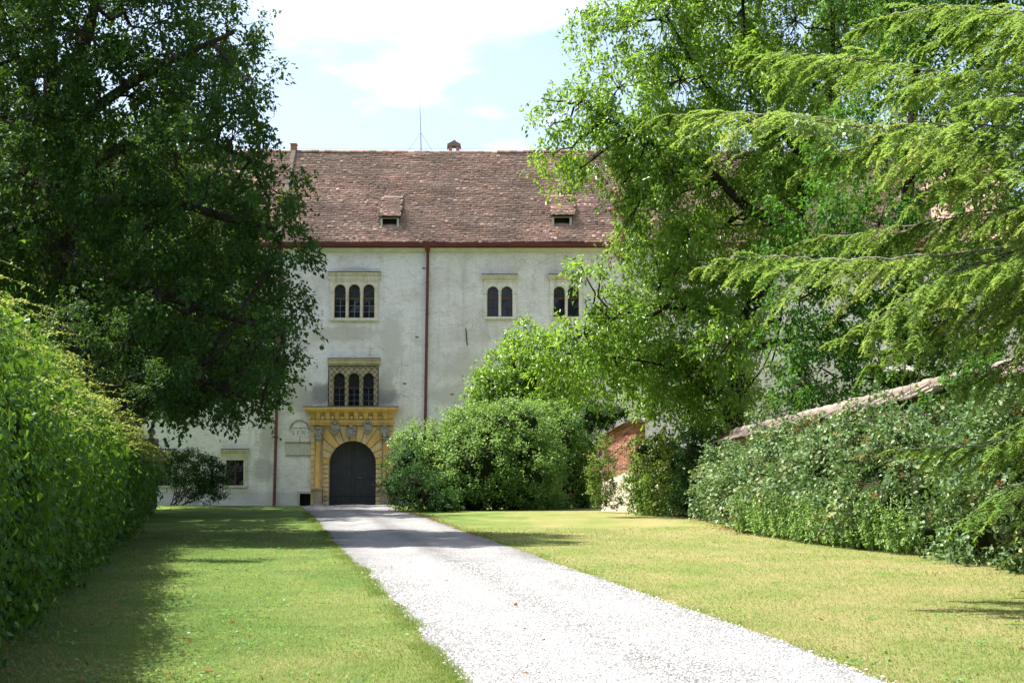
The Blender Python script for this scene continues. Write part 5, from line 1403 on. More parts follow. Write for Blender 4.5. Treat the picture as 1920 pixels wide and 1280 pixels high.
bms = val_meshes(barrel(0.15, 0.52), "ridge_tile", M['coping'], 6)
flat = MB(); flat.add([(0, 0, 0), (0.40, 0, 0.012), (0.40, 0.36, -0.17), (0, 0.36, -0.182), (0, 0, 0.03), (0.40, 0, 0.042), (0.40, 0.37, -0.14), (0, 0.37, -0.152)], [(0, 3, 2, 1), (4, 5, 6, 7), (0, 1, 5, 4), (1, 2, 6, 5), (2, 3, 7, 6), (3, 0, 4, 7)])
fms = val_meshes(flat, "coping_tile", M['coping'], 6)
s = -0.35
rot3 = T0.to_4x4()
while s < S_END:
    vk = int(np.clip(RNG.normal(2.0, 1.3) + (1.8 if 12 < s < 15.5 else 0), 0, 5))
    o = bpy.data.objects.new("ridge_tile", bms[vk]); COL.objects.link(o); attach(o, gwall)
    o.matrix_local = Matrix.Translation(Vector(wall_pt(s, 0, wall_top(s) - 0.10 + random.gauss(0, 0.012))) - world_loc(gwall)) @ rot3 @ Matrix.Rotation(-pitch_w - 0.02, 4, 'Y') @ Matrix.Rotation(random.gauss(0, 0.03), 4, 'Z')
    s += 0.46
for row, (off, drop) in enumerate(((0.05, 0.11), (0.30, 0.245))):
    s = -0.4
    while s < S_END:
        vk = int(np.clip(RNG.normal(2.0, 1.2), 0, 4))
        o = bpy.data.objects.new("coping_tile", fms[vk]); COL.objects.link(o); attach(o, gwall)
        o.matrix_local = Matrix.Translation(Vector(wall_pt(s, off, wall_top(s) - drop + random.gauss(0, 0.01))) - world_loc(gwall)) @ rot3 @ Matrix.Rotation(-pitch_w, 4, 'Y') @ Matrix.Rotation(random.gauss(0, 0.02), 4, 'Z')
        s += 0.41

# ------------------------------------------------------------------ brick wall end with a raking tile coping
BK = np.array((5.02, 62.0))                                   # near corner
bd = unit(np.array((-0.70, 0.72)))                            # along the lit face, away from the corner
bn = np.array((-bd[1], bd[0])); bn = bn if bn[0] < 0 else -bn
BL = 1.9
bwall = empty("brick_wall", (BK[0], BK[1], 0), "ruinous red brick wall end with raking tiled coping beside the broad shrub", "wall")
RAKE = 0.30                                                   # the courses fall away from the corner
zt0 = float(at(1178, 785, 62)[2])
def bpt(u_, off, z): return (BK[0] + bd[0] * u_ + bn[0] * off, BK[1] + bd[1] * u_ + bn[1] * off, z)
ret = np.array((0.62, 0.55))                                   # short return towards the right
body = MB()
body.add([bpt(0, -0.03, -0.1), bpt(BL, -0.03, -0.1), bpt(BL, -0.45, -0.1), bpt(0, -0.45, -0.1), bpt(0, -0.03, zt0 + 0.0), bpt(BL, -0.03, zt0 - BL * RAKE), bpt(BL, -0.45, zt0 - BL * RAKE + 0.05), bpt(0, -0.45, zt0 + 0.05)],
         [(0, 1, 2, 3), (7, 6, 5, 4), (4, 5, 1, 0), (5, 6, 2, 1), (6, 7, 3, 2), (7, 4, 0, 3)])
body.build("wall_core", M['mortar'], bwall)
bkm = MB(); bkm.add([(0, 0, 0), (0.235, 0, 0), (0.235, -0.06, 0), (0, -0.06, 0), (0, 0, 0.066), (0.235, 0, 0.066), (0.235, -0.06, 0.066), (0, -0.06, 0.066)], [(0, 1, 2, 3), (7, 6, 5, 4), (4, 5, 1, 0), (5, 6, 2, 1), (6, 7, 3, 2), (7, 4, 0, 3)])
bks = val_meshes(bkm, "brick", M['brick'], 7)
zb_brick = float(at(1160, 878, 62.5)[2])
ncourse = int((zt0 - 0.03 - zb_brick) / 0.078)
BR = Matrix(((bd[0], bn[0], 0), (bd[1], bn[1], 0), (0, 0, 1))).to_4x4()
for c in range(ncourse):
    z = zb_brick + c * 0.078
    u_ = 0.0 if c % 2 else -0.12
    while u_ < BL - 0.05:
        zz_ = z - max(u_, 0) * RAKE * 0.95
        sc = 1.0 if u_ >= 0 else 0.5
        o = bpy.data.objects.new("brick", random.choice(bks)); COL.objects.link(o); attach(o, bwall)
        o.matrix_local = Matrix.Translation(Vector(bpt(max(u_, 0) + random.gauss(0, 0.004), random.gauss(0.0, 0.006), zz_)) - world_loc(bwall)) @ BR @ Matrix.Rotation(math.atan(RAKE) * 0.95 + random.gauss(0, 0.01), 4, 'Y') @ Matrix.Diagonal((sc, 1, 1, 1))
        u_ += 0.247
# shaded end face with its own bricks
rd = unit(np.array((0.92, 0.40)))
rn = np.array((rd[1], -rd[0]))
RR = Matrix(((rd[0], rn[0], 0), (rd[1], rn[1], 0), (0, 0, 1))).to_4x4()
MB().add([(BK[0] + 0.02 - rn[0] * .03, BK[1] + .02 - rn[1] * .03, -0.1), (BK[0] + rd[0] * .45 - rn[0] * .03, BK[1] + rd[1] * .45 - rn[1] * .03, -0.1), (BK[0] + rd[0] * .45 - rn[0] * .03, BK[1] + rd[1] * .45 - rn[1] * .03, zt0 - 0.1), (BK[0] + 0.02 - rn[0] * .03, BK[1] + .02 - rn[1] * .03, zt0)], [(0, 1, 2, 3)]).build("end_face", M['mortar'], bwall)
for c in range(ncourse - 1):
    for k in range(2):
        o = bpy.data.objects.new("brick", random.choice(bks)); COL.objects.link(o); attach(o, bwall)
        p_ = Vector((BK[0] + rd[0] * (0.01 + k * 0.225 + 0.0), BK[1] + rd[1] * (0.01 + k * 0.225), zb_brick + c * 0.078 + 0.004))
        o.matrix_local = Matrix.Translation(p_ - world_loc(bwall)) @ RR @ Matrix.Diagonal((0.9, 1, 1, 1))
# rendered foot below the bricks
ft = MB(); ft.add([bpt(-0.02, 0.02, -0.1), bpt(BL, 0.02, -0.1), bpt(BL, 0.02, zb_brick - BL * RAKE * 0.95 - 0.02), bpt(-0.02, 0.02, zb_brick - 0.01)], [(0, 3, 2, 1)]).build("rendered_foot", M['render'], bwall)
for k in range(10):
    u0 = BL + 0.35 - k * 0.265
    o = bpy.data.objects.new("coping_tile", random.choice(fms[:4])); COL.objects.link(o); attach(o, bwall)
    o.matrix_local = Matrix.Translation(Vector(bpt(u0, -0.02, zt0 + 0.10 - u0 * (RAKE + 0.08) + random.gauss(0, 0.012))) - world_loc(bwall)) @ BR @ Matrix.Rotation(math.atan(RAKE + 0.04), 4, 'Y') @ Matrix.Diagonal((-1, 0.5, 0.4, 1))
    o2 = bpy.data.objects.new("coping_tile", random.choice(fms[:4])); COL.objects.link(o2); attach(o2, bwall)
    o2.matrix_local = Matrix.Translation(Vector(bpt(u0, -0.3, zt0 + 0.16 - u0 * (RAKE + 0.08) + random.gauss(0, 0.012))) - world_loc(bwall)) @ BR @ Matrix.Rotation(math.atan(RAKE + 0.04), 4, 'Y') @ Matrix.Diagonal((-1, 0.9, 0.4, 1))

# ivy clump on top of it
shrub("ivy_clump", "glossy dark ivy clump topping the ruinous brick wall", px_lobes([(1112, 783, 20), (1135, 780, 22), (1158, 774, 16), (1098, 792, 13)], 64.0, 1.0, .1), 'leaf_yew', 9.0, dict(ntw=4, tl=0.2, nl=9, ll=0.09, droop=0.4, spread=0.7, ratio=0.8), at(1130, 900, 64), 0.8, LOBED, cat="ivy")
# link wall between the brick end and the tile-topped wall, under its vine
lw = empty("garden_wall", (6.3, 59, 0), "low rendered wall under the hanging vine between brick end and tiled wall", "wall")
MB().add([(5.4, 61.6, -0.1), (7.5, 55.4, -0.1), (7.9, 55.5, -0.1), (5.8, 61.8, -0.1), (5.4, 61.6, 2.6), (7.5, 55.4, 2.5), (7.9, 55.5, 2.5), (5.8, 61.8, 2.6)], [(0, 3, 2, 1), (4, 5, 6, 7), (0, 1, 5, 4), (1, 2, 6, 5), (2, 3, 7, 6), (3, 0, 4, 7)]).build("wall_body", M['render'], lw)
vl = [(1205, 845, 26), (1240, 850, 30), (1270, 870, 30, -2), (1215, 890, 30), (1250, 900, 38, -1), (1200, 920, 22, -.5), (1235, 940, 28, -1.5), (1268, 935, 30, -3), (1232, 822, 16), (1185, 900, 12, 0)]
shrub("hanging_vine", "yellow-green vine curtain hanging over the low wall beside the brick end", px_lobes(vl, 58.5, 0.7, .3), 'leaf_ivy', 9.5, dict(ntw=5, tl=0.42, nl=10, ll=0.12, droop=1.5, spread=0.45, ratio=0.6, var=0.2), at(1230, 960, 58), 0.5, KITE, cat="vine")
shrub("laurel_bush", "dark bush in the shaded recess at the far end of the brambles", px_lobes([(1300, 850, 34), (1310, 900, 40), (1290, 940, 30), (1325, 870, 34)], 54.0, 0.8, .3), 'leaf_yew', 10.0, dict(ntw=5, tl=0.35, nl=9, ll=0.11, droop=0.5, spread=0.6, ratio=0.55), at(1300, 965, 54), 0.5, cat="bush")

# rose bush with pink flowers against the brick wall, red roses under the shrub
rb = [(1125, 850, 15), (1135, 880, 20), (1128, 915, 22), (1142, 930, 20), (1118, 885, 14), (1132, 828, 10)]
rose = shrub("rose_bush", "leggy rose bush with faded pink blooms before the brick wall", px_lobes(rb, 61.3, 0.8, .1), 'leaf_ivy', 16.0, dict(ntw=4, tl=0.26, nl=8, ll=0.085, droop=0.2, spread=0.6, ratio=0.6), at(1135, 950, 61.3), 0, cat="bush",
             stems=[(bend(at(1135 + k, 949, 61.3), at(1120 + 7 * k, 840, 61.2), 5, 0, .04), np.linspace(0.015, 0.006, 5)) for k in range(4)], hollow=0)
def bloom(p, r, mat, parent=None, name="bloom"):
    mb = MB()
    for ring, (k_, rr, lift) in enumerate(((5, 1.0, 0.1), (5, 0.75, 0.35), (4, 0.45, 0.6))):
        for i_ in range(k_):
            a = 2 * math.pi * (i_ + 0.5 * ring) / k_
            c_, s_ = math.cos(a), math.sin(a); pc, ps = -s_, c_
            R_ = r * rr
            mb.add([(p[0] + c_ * R_ * .1, p[1] + s_ * R_ * .1, p[2]), (p[0] + c_ * R_ * .7 + pc * R_ * .5, p[1] + s_ * R_ * .7 + ps * R_ * .5, p[2] + lift * r * .6), (p[0] + c_ * R_, p[1] + s_ * R_, p[2] + lift * r), (p[0] + c_ * R_ * .7 - pc * R_ * .5, p[1] + s_ * R_ * .7 - ps * R_ * .5, p[2] + lift * r * .6)], [(0, 1, 2, 3)])
    return mb.build(name, M[mat], parent)
for x_, y_ in ((1113, 884), (1111, 880), (1122, 845), (1094, 852), (1128, 838), (1108, 856), (1117, 862), (1135, 835), (1140, 850)):
    bloom(at(x_, y_, 60.8), 0.085, 'petal_pink', rose)
for k, (x_, y_) in enumerate(((1073, 927), (1068, 935))):
    p_ = at(x_, y_, 68.0 - 1.9)
    r_ = empty("red_rose", (p_[0], p_[1], 0), ("upper" if k == 0 else "lower") + " of two red roses at the foot of the broad shrub", "rose", "red roses at the foot of the shrub")
    bloom(p_, 0.12 if k == 0 else 0.085, 'petal_red', r_)
    MB().tube([(p_[0], p_[1] + .02, -0.02), (p_[0] + .02, p_[1], p_[2] * .5), (p_[0], p_[1], p_[2])], 0.008, 4).build("stem", M['cane'], r_)

# ------------------------------------------------------------------ brambles along the right wall
base_line = np.array([on_ground(x_, y_)[:2] for x_, y_ in ((1300, 968), (1345, 985), (1400, 1000), (1520, 1018), (1660, 1035), (1780, 1058), (1900, 1078))])
base_line = np.vstack([base_line, base_line[-1] + (base_line[-1] - base_line[-2]) * 1.6, base_line[-1] + (base_line[-1] - base_line[-2]) * 3.0])
def bram_base(y): 
    o_ = np.argsort(base_line[:, 1]); return np.interp(y, base_line[o_, 1], base_line[o_, 0])
def wall_x(y): return WA[0] + (y - WA[1]) * wdir[0] / wdir[1]
def wall_zt(y): return wall_top((WA[1] - y) / -wdir[1])
brl = []
for y in np.concatenate([np.linspace(19, 33, 12), np.linspace(34.5, 53.5, 13)]):
    xb, xw = float(bram_base(y)), float(wall_x(y)); zt = wall_zt(y) - 0.98 + 0.20 * math.sin(y * 1.3) + 0.14 * math.sin(y * 3.1) - 0.25 * float(smooth(43, 49, y))
    wdt = xw - xb
    brl.append((np.array((xw - 0.25 * wdt, y + RNG.normal(0, .2), zt - 0.75 + RNG.uniform(-.2, .22))), (0.45 * wdt + RNG.uniform(-.1, .3), RNG.uniform(.8, 1.2), RNG.uniform(.65, .95))))
    brl.append((np.array((xw - 0.50 * wdt, y + RNG.normal(0, .3), zt * 0.52 + RNG.normal(0, .1))), (0.38 * wdt + RNG.uniform(-.1, .45), RNG.uniform(.7, 1.3), RNG.uniform(.6, .95))))
    brl.append((np.array((xw - 0.62 * wdt, y + RNG.normal(0, .3), 0.55)), (0.36 * wdt + RNG.uniform(-.25, .25), RNG.uniform(.6, 1.1), 0.75)))
    brl.append((np.array((xw - 0.45 * wdt, y + 0.6 + RNG.normal(0, .3), zt * 0.74)), (0.36 * wdt, 0.9, 0.7)))
for k in range(26):
    y = RNG.uniform(20, 53); xb, xw = float(bram_base(y)), float(wall_x(y)); t = RNG.uniform(0.15, 0.95)
    rr = RNG.uniform(0.35, 0.7)
    brl.append((np.array((xb + (xw - xb) * (0.05 + 0.5 * t) - 0.1, y, 0.3 + t * (wall_zt(y) - 1.3))), (rr, rr * RNG.uniform(.8, 1.3), rr * RNG.uniform(.6, .9))))
hole_c = []
for k in range(32):
    y = RNG.uniform(20, 53.5); xb, xw = float(bram_base(y)), float(wall_x(y)); t = RNG.beta(1.1, 1.6)
    hole_c.append((xb + (xw - xb) * 0.45 * t - 0.1, y, 0.15 + t * (wall_zt(y) - 1.2), RNG.uniform(.3, .6)))
hole_c = np.array(hole_c)
def gaps(P_):
    dd_ = np.linalg.norm((P_[:, None] - hole_c[None, :, :3]) * np.array((0.6, 1.0, 1.3)), axis=2) / hole_c[None, :, 3]
    return gaps0(P_) & (dd_.min(1) > 1.0)
def gaps0(P_):
    a_ = np.sin(P_[:, 1] * 1.9 + 1.7 * P_[:, 2]) * np.sin(P_[:, 2] * 2.6 + 1.1 * P_[:, 1] + 0.7) + 0.6 * np.sin(P_[:, 1] * 4.3 + 2.0) * np.sin(P_[:, 2] * 4.9 - P_[:, 1])
    return RNG.random(len(P_)) < np.clip(0.42 + 1.9 * (a_ + 0.22), 0.02, 1.0)
split = 31.0
far = [l for l in brl if l[0][1] > split]; near = [l for l in brl if l[0][1] <= split]
canes = []
def cane_set(lst, n_):
    out = []
    for k in range(n_):
        c, r = lst[RNG.integers(len(lst))]
        a = np.array((c[0] + r[0] * 0.3, c[1], max(c[2] - 0.4, 0.02))); tip = c + np.array((-r[0] * RNG.uniform(1.0, 1.35), RNG.normal(0, .5), RNG.uniform(-0.2, 0.8)))
        out.append((bend(a, tip, 7, 0.35, 0.03), np.linspace(0.011, 0.004, 7)))
    return out
brf = shrub("bramble_thicket", "grey-green bramble thicket in full sun below the tiled wall", far, 'leaf_bramble', 10.0, dict(ntw=4, tl=0.40, nl=9, ll=0.115, droop=0.35, spread=0.65, ratio=0.75, var=0.24, leaf_up=0.7, base_v=0.55), (7.0, 42), 0.58, KITE, cat="bramble", shell=(0.78, 1.18), gap=gaps)
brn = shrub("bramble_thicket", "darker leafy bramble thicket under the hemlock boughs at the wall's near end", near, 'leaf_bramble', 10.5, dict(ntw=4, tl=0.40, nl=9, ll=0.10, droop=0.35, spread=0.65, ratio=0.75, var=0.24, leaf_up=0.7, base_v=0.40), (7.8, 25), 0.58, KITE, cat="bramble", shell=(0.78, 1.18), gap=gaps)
for rt_, lst_ in ((brf, far), (brn, near)):
    tv, tf = many_tubes(cane_set(lst_, 60), 4)
    link_mesh("canes", np_mesh("canes", tv, [tf]), M['cane'], rt_)['kind'] = 'stuff'
    C, O, I = lobe_clumps(lst_, 0.8, (0.98, 1.06), 0.9, 0.8)
    leaves("spent_blossoms", 'leaf_brown', rt_, sprays(C, O, ntw=5, tl=0.13, nl=6, ll=0.04, droop=0.0, spread=0.8, ratio=0.7, base_v=0.7), KITE, 'stuff')
shrub("ivy_clump", "dark ivy spilling over the tiled coping near the hemlock", px_lobes([(1760, 738, 26), (1800, 722, 30), (1850, 712, 36), (1900, 700, 40), (1820, 755, 36), (1890, 750, 44)], 30.2, 0.8, .2), 'leaf_back', 14.0, dict(ntw=4, tl=0.26, nl=9, ll=0.085, droop=0.6, spread=0.7, ratio=0.8), at(1830, 900, 30), 0.6, IVY, cat="ivy")
# outlying cane with leaves low at the far end
p0, p1 = on_ground(1345, 970) + np.array((0.3, 0, 0.35)), on_ground(1282, 962) + np.array((0, 0, 0.32))
oc = empty("bramble_cane", p0, "single leafy bramble cane trailing out over the lawn edge", "bramble")
q = bend(p0, p1, 8, 0.25, 0.04); MB().tube(q, np.linspace(0.012, 0.004, 8), 5).build("cane", M['cane'], oc)
C = q[1:]; leaves("foliage", 'leaf_bramble', oc, sprays(C, np.broadcast_to(np.array((-.3, -.4, .3)), C.shape), ntw=4, tl=0.2, nl=7, ll=0.11, droop=0.3, spread=0.7, ratio=0.7), OVAL)
# nettles and tall grass at the bramble foot
ny = RNG.uniform(29, 41, 700); nx = bram_base(ny) + RNG.uniform(-0.15, 0.55, 700)
weeds = empty("tall_weeds", (7.0, 35, 0), "bright tall nettles and grass at the foot of the brambles", "weeds")
hts = RNG.uniform(0.5, 1.25, 700)
tub = []; lp, la, lnn, ll_ = [], [], [], []
for k in range(700):
    a = np.array((nx[k], ny[k], 0.0)); b_ = a + np.array((RNG.normal(-0.1, .12), RNG.normal(0, .1), hts[k]))
    tub.append((bend(a, b_, 4, 0, 0.015), np.linspace(0.007, 0.003, 4)))
    m_ = 22; u_ = RNG.uniform(0.15, 1, m_)
    lp.append(a + (b_ - a) * u_[:, None]); ang = RNG.uniform(0, 6.28, m_)
    la.append(np.stack([np.cos(ang), np.sin(ang), RNG.normal(-0.7, .5, m_)], -1)); ll_.append(0.10 * (1.2 - 0.6 * u_) * RNG.uniform(.7, 1.3, m_))
tv, tf = many_tubes(tub, 3); link_mesh("stalks", np_mesh("stalks", tv, [tf]), M['leaf_ivy'], weeds)['kind'] = 'stuff'
lp = np.concatenate(lp); la = np.concatenate(la); ll_ = np.concatenate(ll_)
leaves("weed_leaves", 'leaf_shrub', weeds, (lp, la, RNG.normal(0, .4, lp.shape) + np.array((0, 0, 1)), ll_, ll_ * 0.42, RNG.normal(0.75, .15, len(lp))), KITE, 'stuff')
# dead brown patch below the coping
pc = at(1528, 800, 40.5)
dc = empty("dead_leaf_clump", pc, "clump of dead rust-brown leaves under the wall coping", "leaves")
C = pc + RNG.normal(0, 0.16, (26, 3)) * np.array((1, 1.2, .8)); leaves("dry_leaves", 'leaf_brown', dc, sprays(C, np.broadcast_to(np.array((-.6, -.5, -.3)), C.shape), ntw=4, tl=0.18, nl=8, ll=0.085, droop=0.6, spread=0.7, ratio=0.6), KITE, 'stuff')
# white umbels rising behind the wall
for k, (x_, y_, w_) in enumerate(((1672, 690, 0.16), (1691, 684, 0.2), (1706, 691, 0.12))):
    d_ = 33.0; p_ = at(x_, y_, d_)
    um = empty("umbel_flower", (p_[0], p_[1], 0), ("smaller left", "widest middle", "small right")[k] + " white umbel flower head above the tiled wall", "flower", "white umbels above the wall")
    MB().tube([(p_[0] + .1, p_[1], 0), (p_[0] + .03, p_[1], p_[2] * .6), (p_[0], p_[1], p_[2] - .12)], [0.012, 0.008, 0.005], 5).build("stalk", M['leaf_ivy'], um)
    tb_ = []; hp = []
    for j in range(18):
        a = j * 2.4; rr = w_ * math.sqrt(j / 18)
        tip = np.array((p_[0] + rr * math.cos(a), p_[1] + rr * math.sin(a), p_[2] + 0.03 - 0.6 * rr * rr / w_)); tb_.append((np.array([(p_[0], p_[1], p_[2] - .12), tip]), np.array((0.003, 0.002)))); hp.append(tip)
    tv, tf = many_tubes(tb_, 3); link_mesh("rays", np_mesh("rays", tv, [tf]), M['leaf_ivy'], um)
    hv = np.repeat(np.array(hp), 9, 0) + RNG.normal(0, 0.014, (18 * 9, 3)); leaves("florets", 'petal_white', um, (hv, RNG.normal(0, 1, hv.shape), RNG.normal(0, .3, hv.shape) + np.array((0, 0, 1)), np.full(len(hv), .022), np.full(len(hv), .02), np.full(len(hv), .5)), KITE, 'stuff')

# ------------------------------------------------------------------ hemlock boughs reaching in from the right
tx, ty = 10.6, 19.5
hem = empty("hemlock_tree", (tx, ty, 0), "hemlock with drooping yellow-green boughs reaching in at the right edge", "tree")
MB().tube(spline([(tx, ty, -0.2), (tx - .1, ty, 4), (tx, ty + .1, 9), (tx + .1, ty, 14)], 5), np.linspace(0.45, 0.12, 16), 14).build("trunk", M['bark'], hem, True)
def bough(pts, fol=1.0, pale=False, bright=0.55):
    """pts: photo points (x, y, distance) from the tip towards the trunk."""
    ax = spline([at(*p) for p in pts], 8)
    root = np.array((tx, ty, ax[-1, 2] + 0.35))
    ax = np.vstack([ax, spline([ax[-1], (ax[-1] + root) / 2 + np.array((0, 0, .1)), root], 3)[1:]])
    seg = np.linalg.norm(np.diff(ax, axis=0), axis=1); S = np.concatenate(([0], np.cumsum(seg)))
    ax[1:-6] += RNG.normal(0, 0.014, ax[1:-6].shape)
    bo = MB().tube(ax, np.interp(S, [0, S[-1]], [0.004, 0.032]), 7).build("bough", M['twig_pale'] if pale else M['bark_grey'], hem, True)
    vis = min(S[-1], 6.6)
    s_ = np.arange(0.02, vis, 0.047 / fol); n_ = len(s_)
    p_ = np.stack([np.interp(s_, S, ax[:, c]) for c in range(3)], -1)
    i_ = np.clip(np.searchsorted(S, s_), 1, len(S) - 1); tdir = -unit(ax[i_] - ax[i_ - 1])        # towards the tip
    side = np.where(np.arange(n_) % 2 == 0, 1, -1)[:, None] * unit(np.cross(tdir, np.array((0, 0, 1.0))))
    D = unit(tdir * RNG.uniform(0.55, 0.95, (n_, 1)) + side * RNG.uniform(0.15, 0.8, (n_, 1)) + np.array((0, 0, -0.20)) + RNG.normal(0, .2, (n_, 3)))
    ln = (0.16 + 0.82 * smooth(0, 1.8, s_)) * RNG.uniform(0.35, 1.2, n_)
    v_b = RNG.normal(0, 0.13, n_) + 0.14 * np.sin(s_ * 2.3 + RNG.uniform(0, 6)) - 0.10 * smooth(2.0, 5.0, s_)
    # second order twigs along every branchlet
    m_ = 15
    t_ = (np.arange(m_)[None] + RNG.random((n_, m_))) / m_
    q = p_[:, None] + D[:, None] * (ln[:, None] * t_)[..., None]; q[..., 2] -= 0.34 * ln[:, None] * t_ ** 1.7
    lat = unit(np.cross(D, np.array((0, 0, 1.0))))[:, None] * np.where(np.arange(m_) % 2 == 0, 1, -1)[None, :, None]
    D2 = D[:, None] * 0.8 + lat * RNG.uniform(0.3, 0.8, (n_, m_, 1)) + np.stack([np.zeros((n_, m_)), np.zeros((n_, m_)), -0.22 - 0.30 * t_], -1) + RNG.normal(0, .12, (n_, m_, 3))
    D2 = unit(D2); l2 = (0.20 - 0.11 * t_) * RNG.uniform(0.6, 1.2, (n_, m_)) * np.minimum(1, ln[:, None] / 0.5)
    k_ = 9
    t3 = (np.arange(k_)[None, None] + RNG.random((n_, m_, k_))) / k_
    r = q[:, :, None] + D2[:, :, None] * (l2[..., None] * t3)[..., None]
    r[..., 2] -= 0.18 * l2[..., None] * t3 ** 2
    lat3 = unit(np.cross(D2, np.array((0.1, 0.1, 1.0))))[:, :, None] * np.where(np.arange(k_) % 2 == 0, 1, -1)[None, None, :, None]
    A3 = D2[:, :, None] * 0.6 + lat3 * 0.9 + RNG.normal(0, .2, r.shape)
    N3 = np.broadcast_to(np.array((0, 0, 1.0)), r.shape) + RNG.normal(0, .35, r.shape)
    val = bright + v_b[:, None, None] + 0.18 * (t_[..., None] - 0.4) + 0.15 * (t3 - .5) + RNG.normal(0, .08, r.shape[:-1])
    K = r.size // 3
    L3 = 0.044 * RNG.uniform(0.7, 1.3, K)
    leaves("needles", 'needle', bo, (r.reshape(-1, 3), A3.reshape(-1, 3), N3.reshape(-1, 3), L3, L3 * 0.54, val.reshape(-1)), BLADE)
    tv, tf = many_tubes([(np.array([p_[j], q[j, 7], q[j, 14]]), np.array((0.005, 0.0035, 0.002))) for j in range(0, n_)], 3)
    link_mesh("branchlets", np_mesh("branchlets", tv, [tf]), M['bark_grey'], bo)['kind'] = 'stuff'
    return K
BOUGHS = [([(1595, 62, 19.5), (1680, 25, 19.3), (1800, 12, 19.2), (2000, 30, 19.2)], 1.0, True, .5),
          ([(1372, 118, 20.5), (1440, 102, 20.3), (1560, 105, 20), (1700, 125, 19.8), (1800, 150, 19.6), (2000, 200, 19.4)], .95, False, .5),
          ([(1212, 226, 19.0), (1290, 214, 18.8), (1390, 211, 18.6), (1480, 216, 18.4), (1620, 235, 18.3), (2000, 300, 18.6)], .95, True, .62),
          ([(1600, 300, 17.0), (1680, 240, 17), (1780, 232, 17.1), (2000, 240, 17.6)], 1.0, False, .62),
          ([(1312, 502, 17.6), (1370, 484, 17.5), (1450, 478, 17.4), (1540, 486, 17.3), (1700, 481, 17.4), (2000, 450, 17.8)], 1.0, True, .62),
          ([(1478, 462, 19.2), (1560, 443, 19.0), (1690, 428, 18.8), (2000, 380, 18.6)], .9, True, .5),
          ([(1560, 640, 16.6), (1640, 600, 16.6), (1710, 555, 16.7), (1800, 505, 16.8), (2000, 440, 17.2)], 1.0, False, .6),
          ([(1622, 690, 17.8), (1690, 648, 17.8), (1780, 600, 17.8), (2000, 520, 18)], 1.0, False, .5),
          ([(1680, 842, 16.4), (1760, 836, 16.4), (1850, 832, 16.5), (2000, 790, 16.8)], .85, True, .45),
          ([(1795, 982, 15.6), (1860, 935, 15.7), (1960, 880, 15.9), (2040, 840, 16.2)], .8, False, .5),
          ([(1650, 190, 18.6), (1740, 150, 18.6), (1860, 130, 18.6), (2000, 130, 18.8)], 1.0, False, .45),
          ([(1700, 385, 16.6), (1780, 340, 16.7), (1880, 320, 16.8), (2000, 320, 17)], 1.0, False, .6),
          ([(1770, 740, 16.8), (1840, 700, 16.9), (1930, 660, 17), (2040, 620, 17.2)], .95, False, .45),
          ([(1790, 545, 16.0), (1850, 500, 16.1), (1920, 470, 16.2), (2040, 440, 16.6)], 1.0, False, .55),
          ([(1640, 470, 18.2), (1730, 420, 18.2), (1830, 400, 18.2), (2000, 380, 18.4)], .9, False, .4),
          ([(1780, 60, 17.8), (1850, 30, 17.8), (1950, 20, 17.9), (2040, 20, 18)], .9, False, .45),
          ([(1720, 90, 18.0), (1800, 70, 18.0), (1900, 70, 18.1), (2040, 80, 18.2)], .8, False, .5),
          ([(1760, 215, 17.4), (1830, 190, 17.4), (1920, 180, 17.5), (2040, 190, 17.8)], .8, False, .55),
          ([(1660, 590, 17.3), (1740, 545, 17.3), (1840, 510, 17.4), (2020, 470, 17.6)], .8, False, .5),
          ([(1820, 640, 16.3), (1880, 600, 16.4), (1950, 570, 16.5), (2050, 540, 16.8)], .8, False, .5),
          ([(1480, 335, 18.0), (1560, 290, 18), (1660, 275, 18), (1800, 280, 18), (2000, 320, 18.2)], .7, False, .5),
          ([(1850, 420, 16.2), (1900, 395, 16.2), (1970, 385, 16.3), (2060, 385, 16.6)], .8, False, .55),
          ([(1850, 860, 15.9), (1900, 810, 16), (1980, 770, 16.1), (2050, 740, 16.3)], .8, False, .45)]
tot = 0
for b_ in BOUGHS: tot += bough(*b_)
print("needles", tot)
# vine with large pale leaves lying over one bough
vine = empty("creeper_vine", at(1900, 270, 18), "pale large-leaved vine trailing along a hemlock bough", "vine")
for a_ in ([(1490, 222, 17.9), (1560, 232, 17.8), (1640, 240, 17.7), (1690, 232, 17.6)], [(1740, 235, 17.5), (1800, 243, 17.4), (1860, 255, 17.4), (1960, 270, 17.6)]):
    q = spline([at(*p) for p in a_], 8); MB().tube(q, np.linspace(0.008, 0.014, len(q)), 5).build("stem", M['cane'], vine)
    C = q + RNG.normal(0, .03, q.shape)
    leaves("foliage", 'leaf_pale', vine, sprays(C, np.broadcast_to(np.array((-.1, -.5, -.1)), C.shape), ntw=3, tl=0.16, nl=4, ll=0.085, droop=0.6, spread=0.8, ratio=0.75, base_v=.6), LOBED)

# ------------------------------------------------------------------ grass and fallen leaves
n = 200000
gy = 9.6 * (44.0 / 9.6) ** (RNG.random(n) ** 1.05)
gx = gy * RNG.uniform(-0.36, 0.36, n)
rl_, rr_ = road_l(gy) + wig(gy, 0.4), road_r(gy) + wig(gy, 2.1)
k = ((gx < rl_ + 0.02) | (gx > rr_ - 0.02)) & (gx > hedge_x(gy) - 0.1) & (gx < bram_base(gy) + 0.3)
gx, gy = gx[k], gy[k]
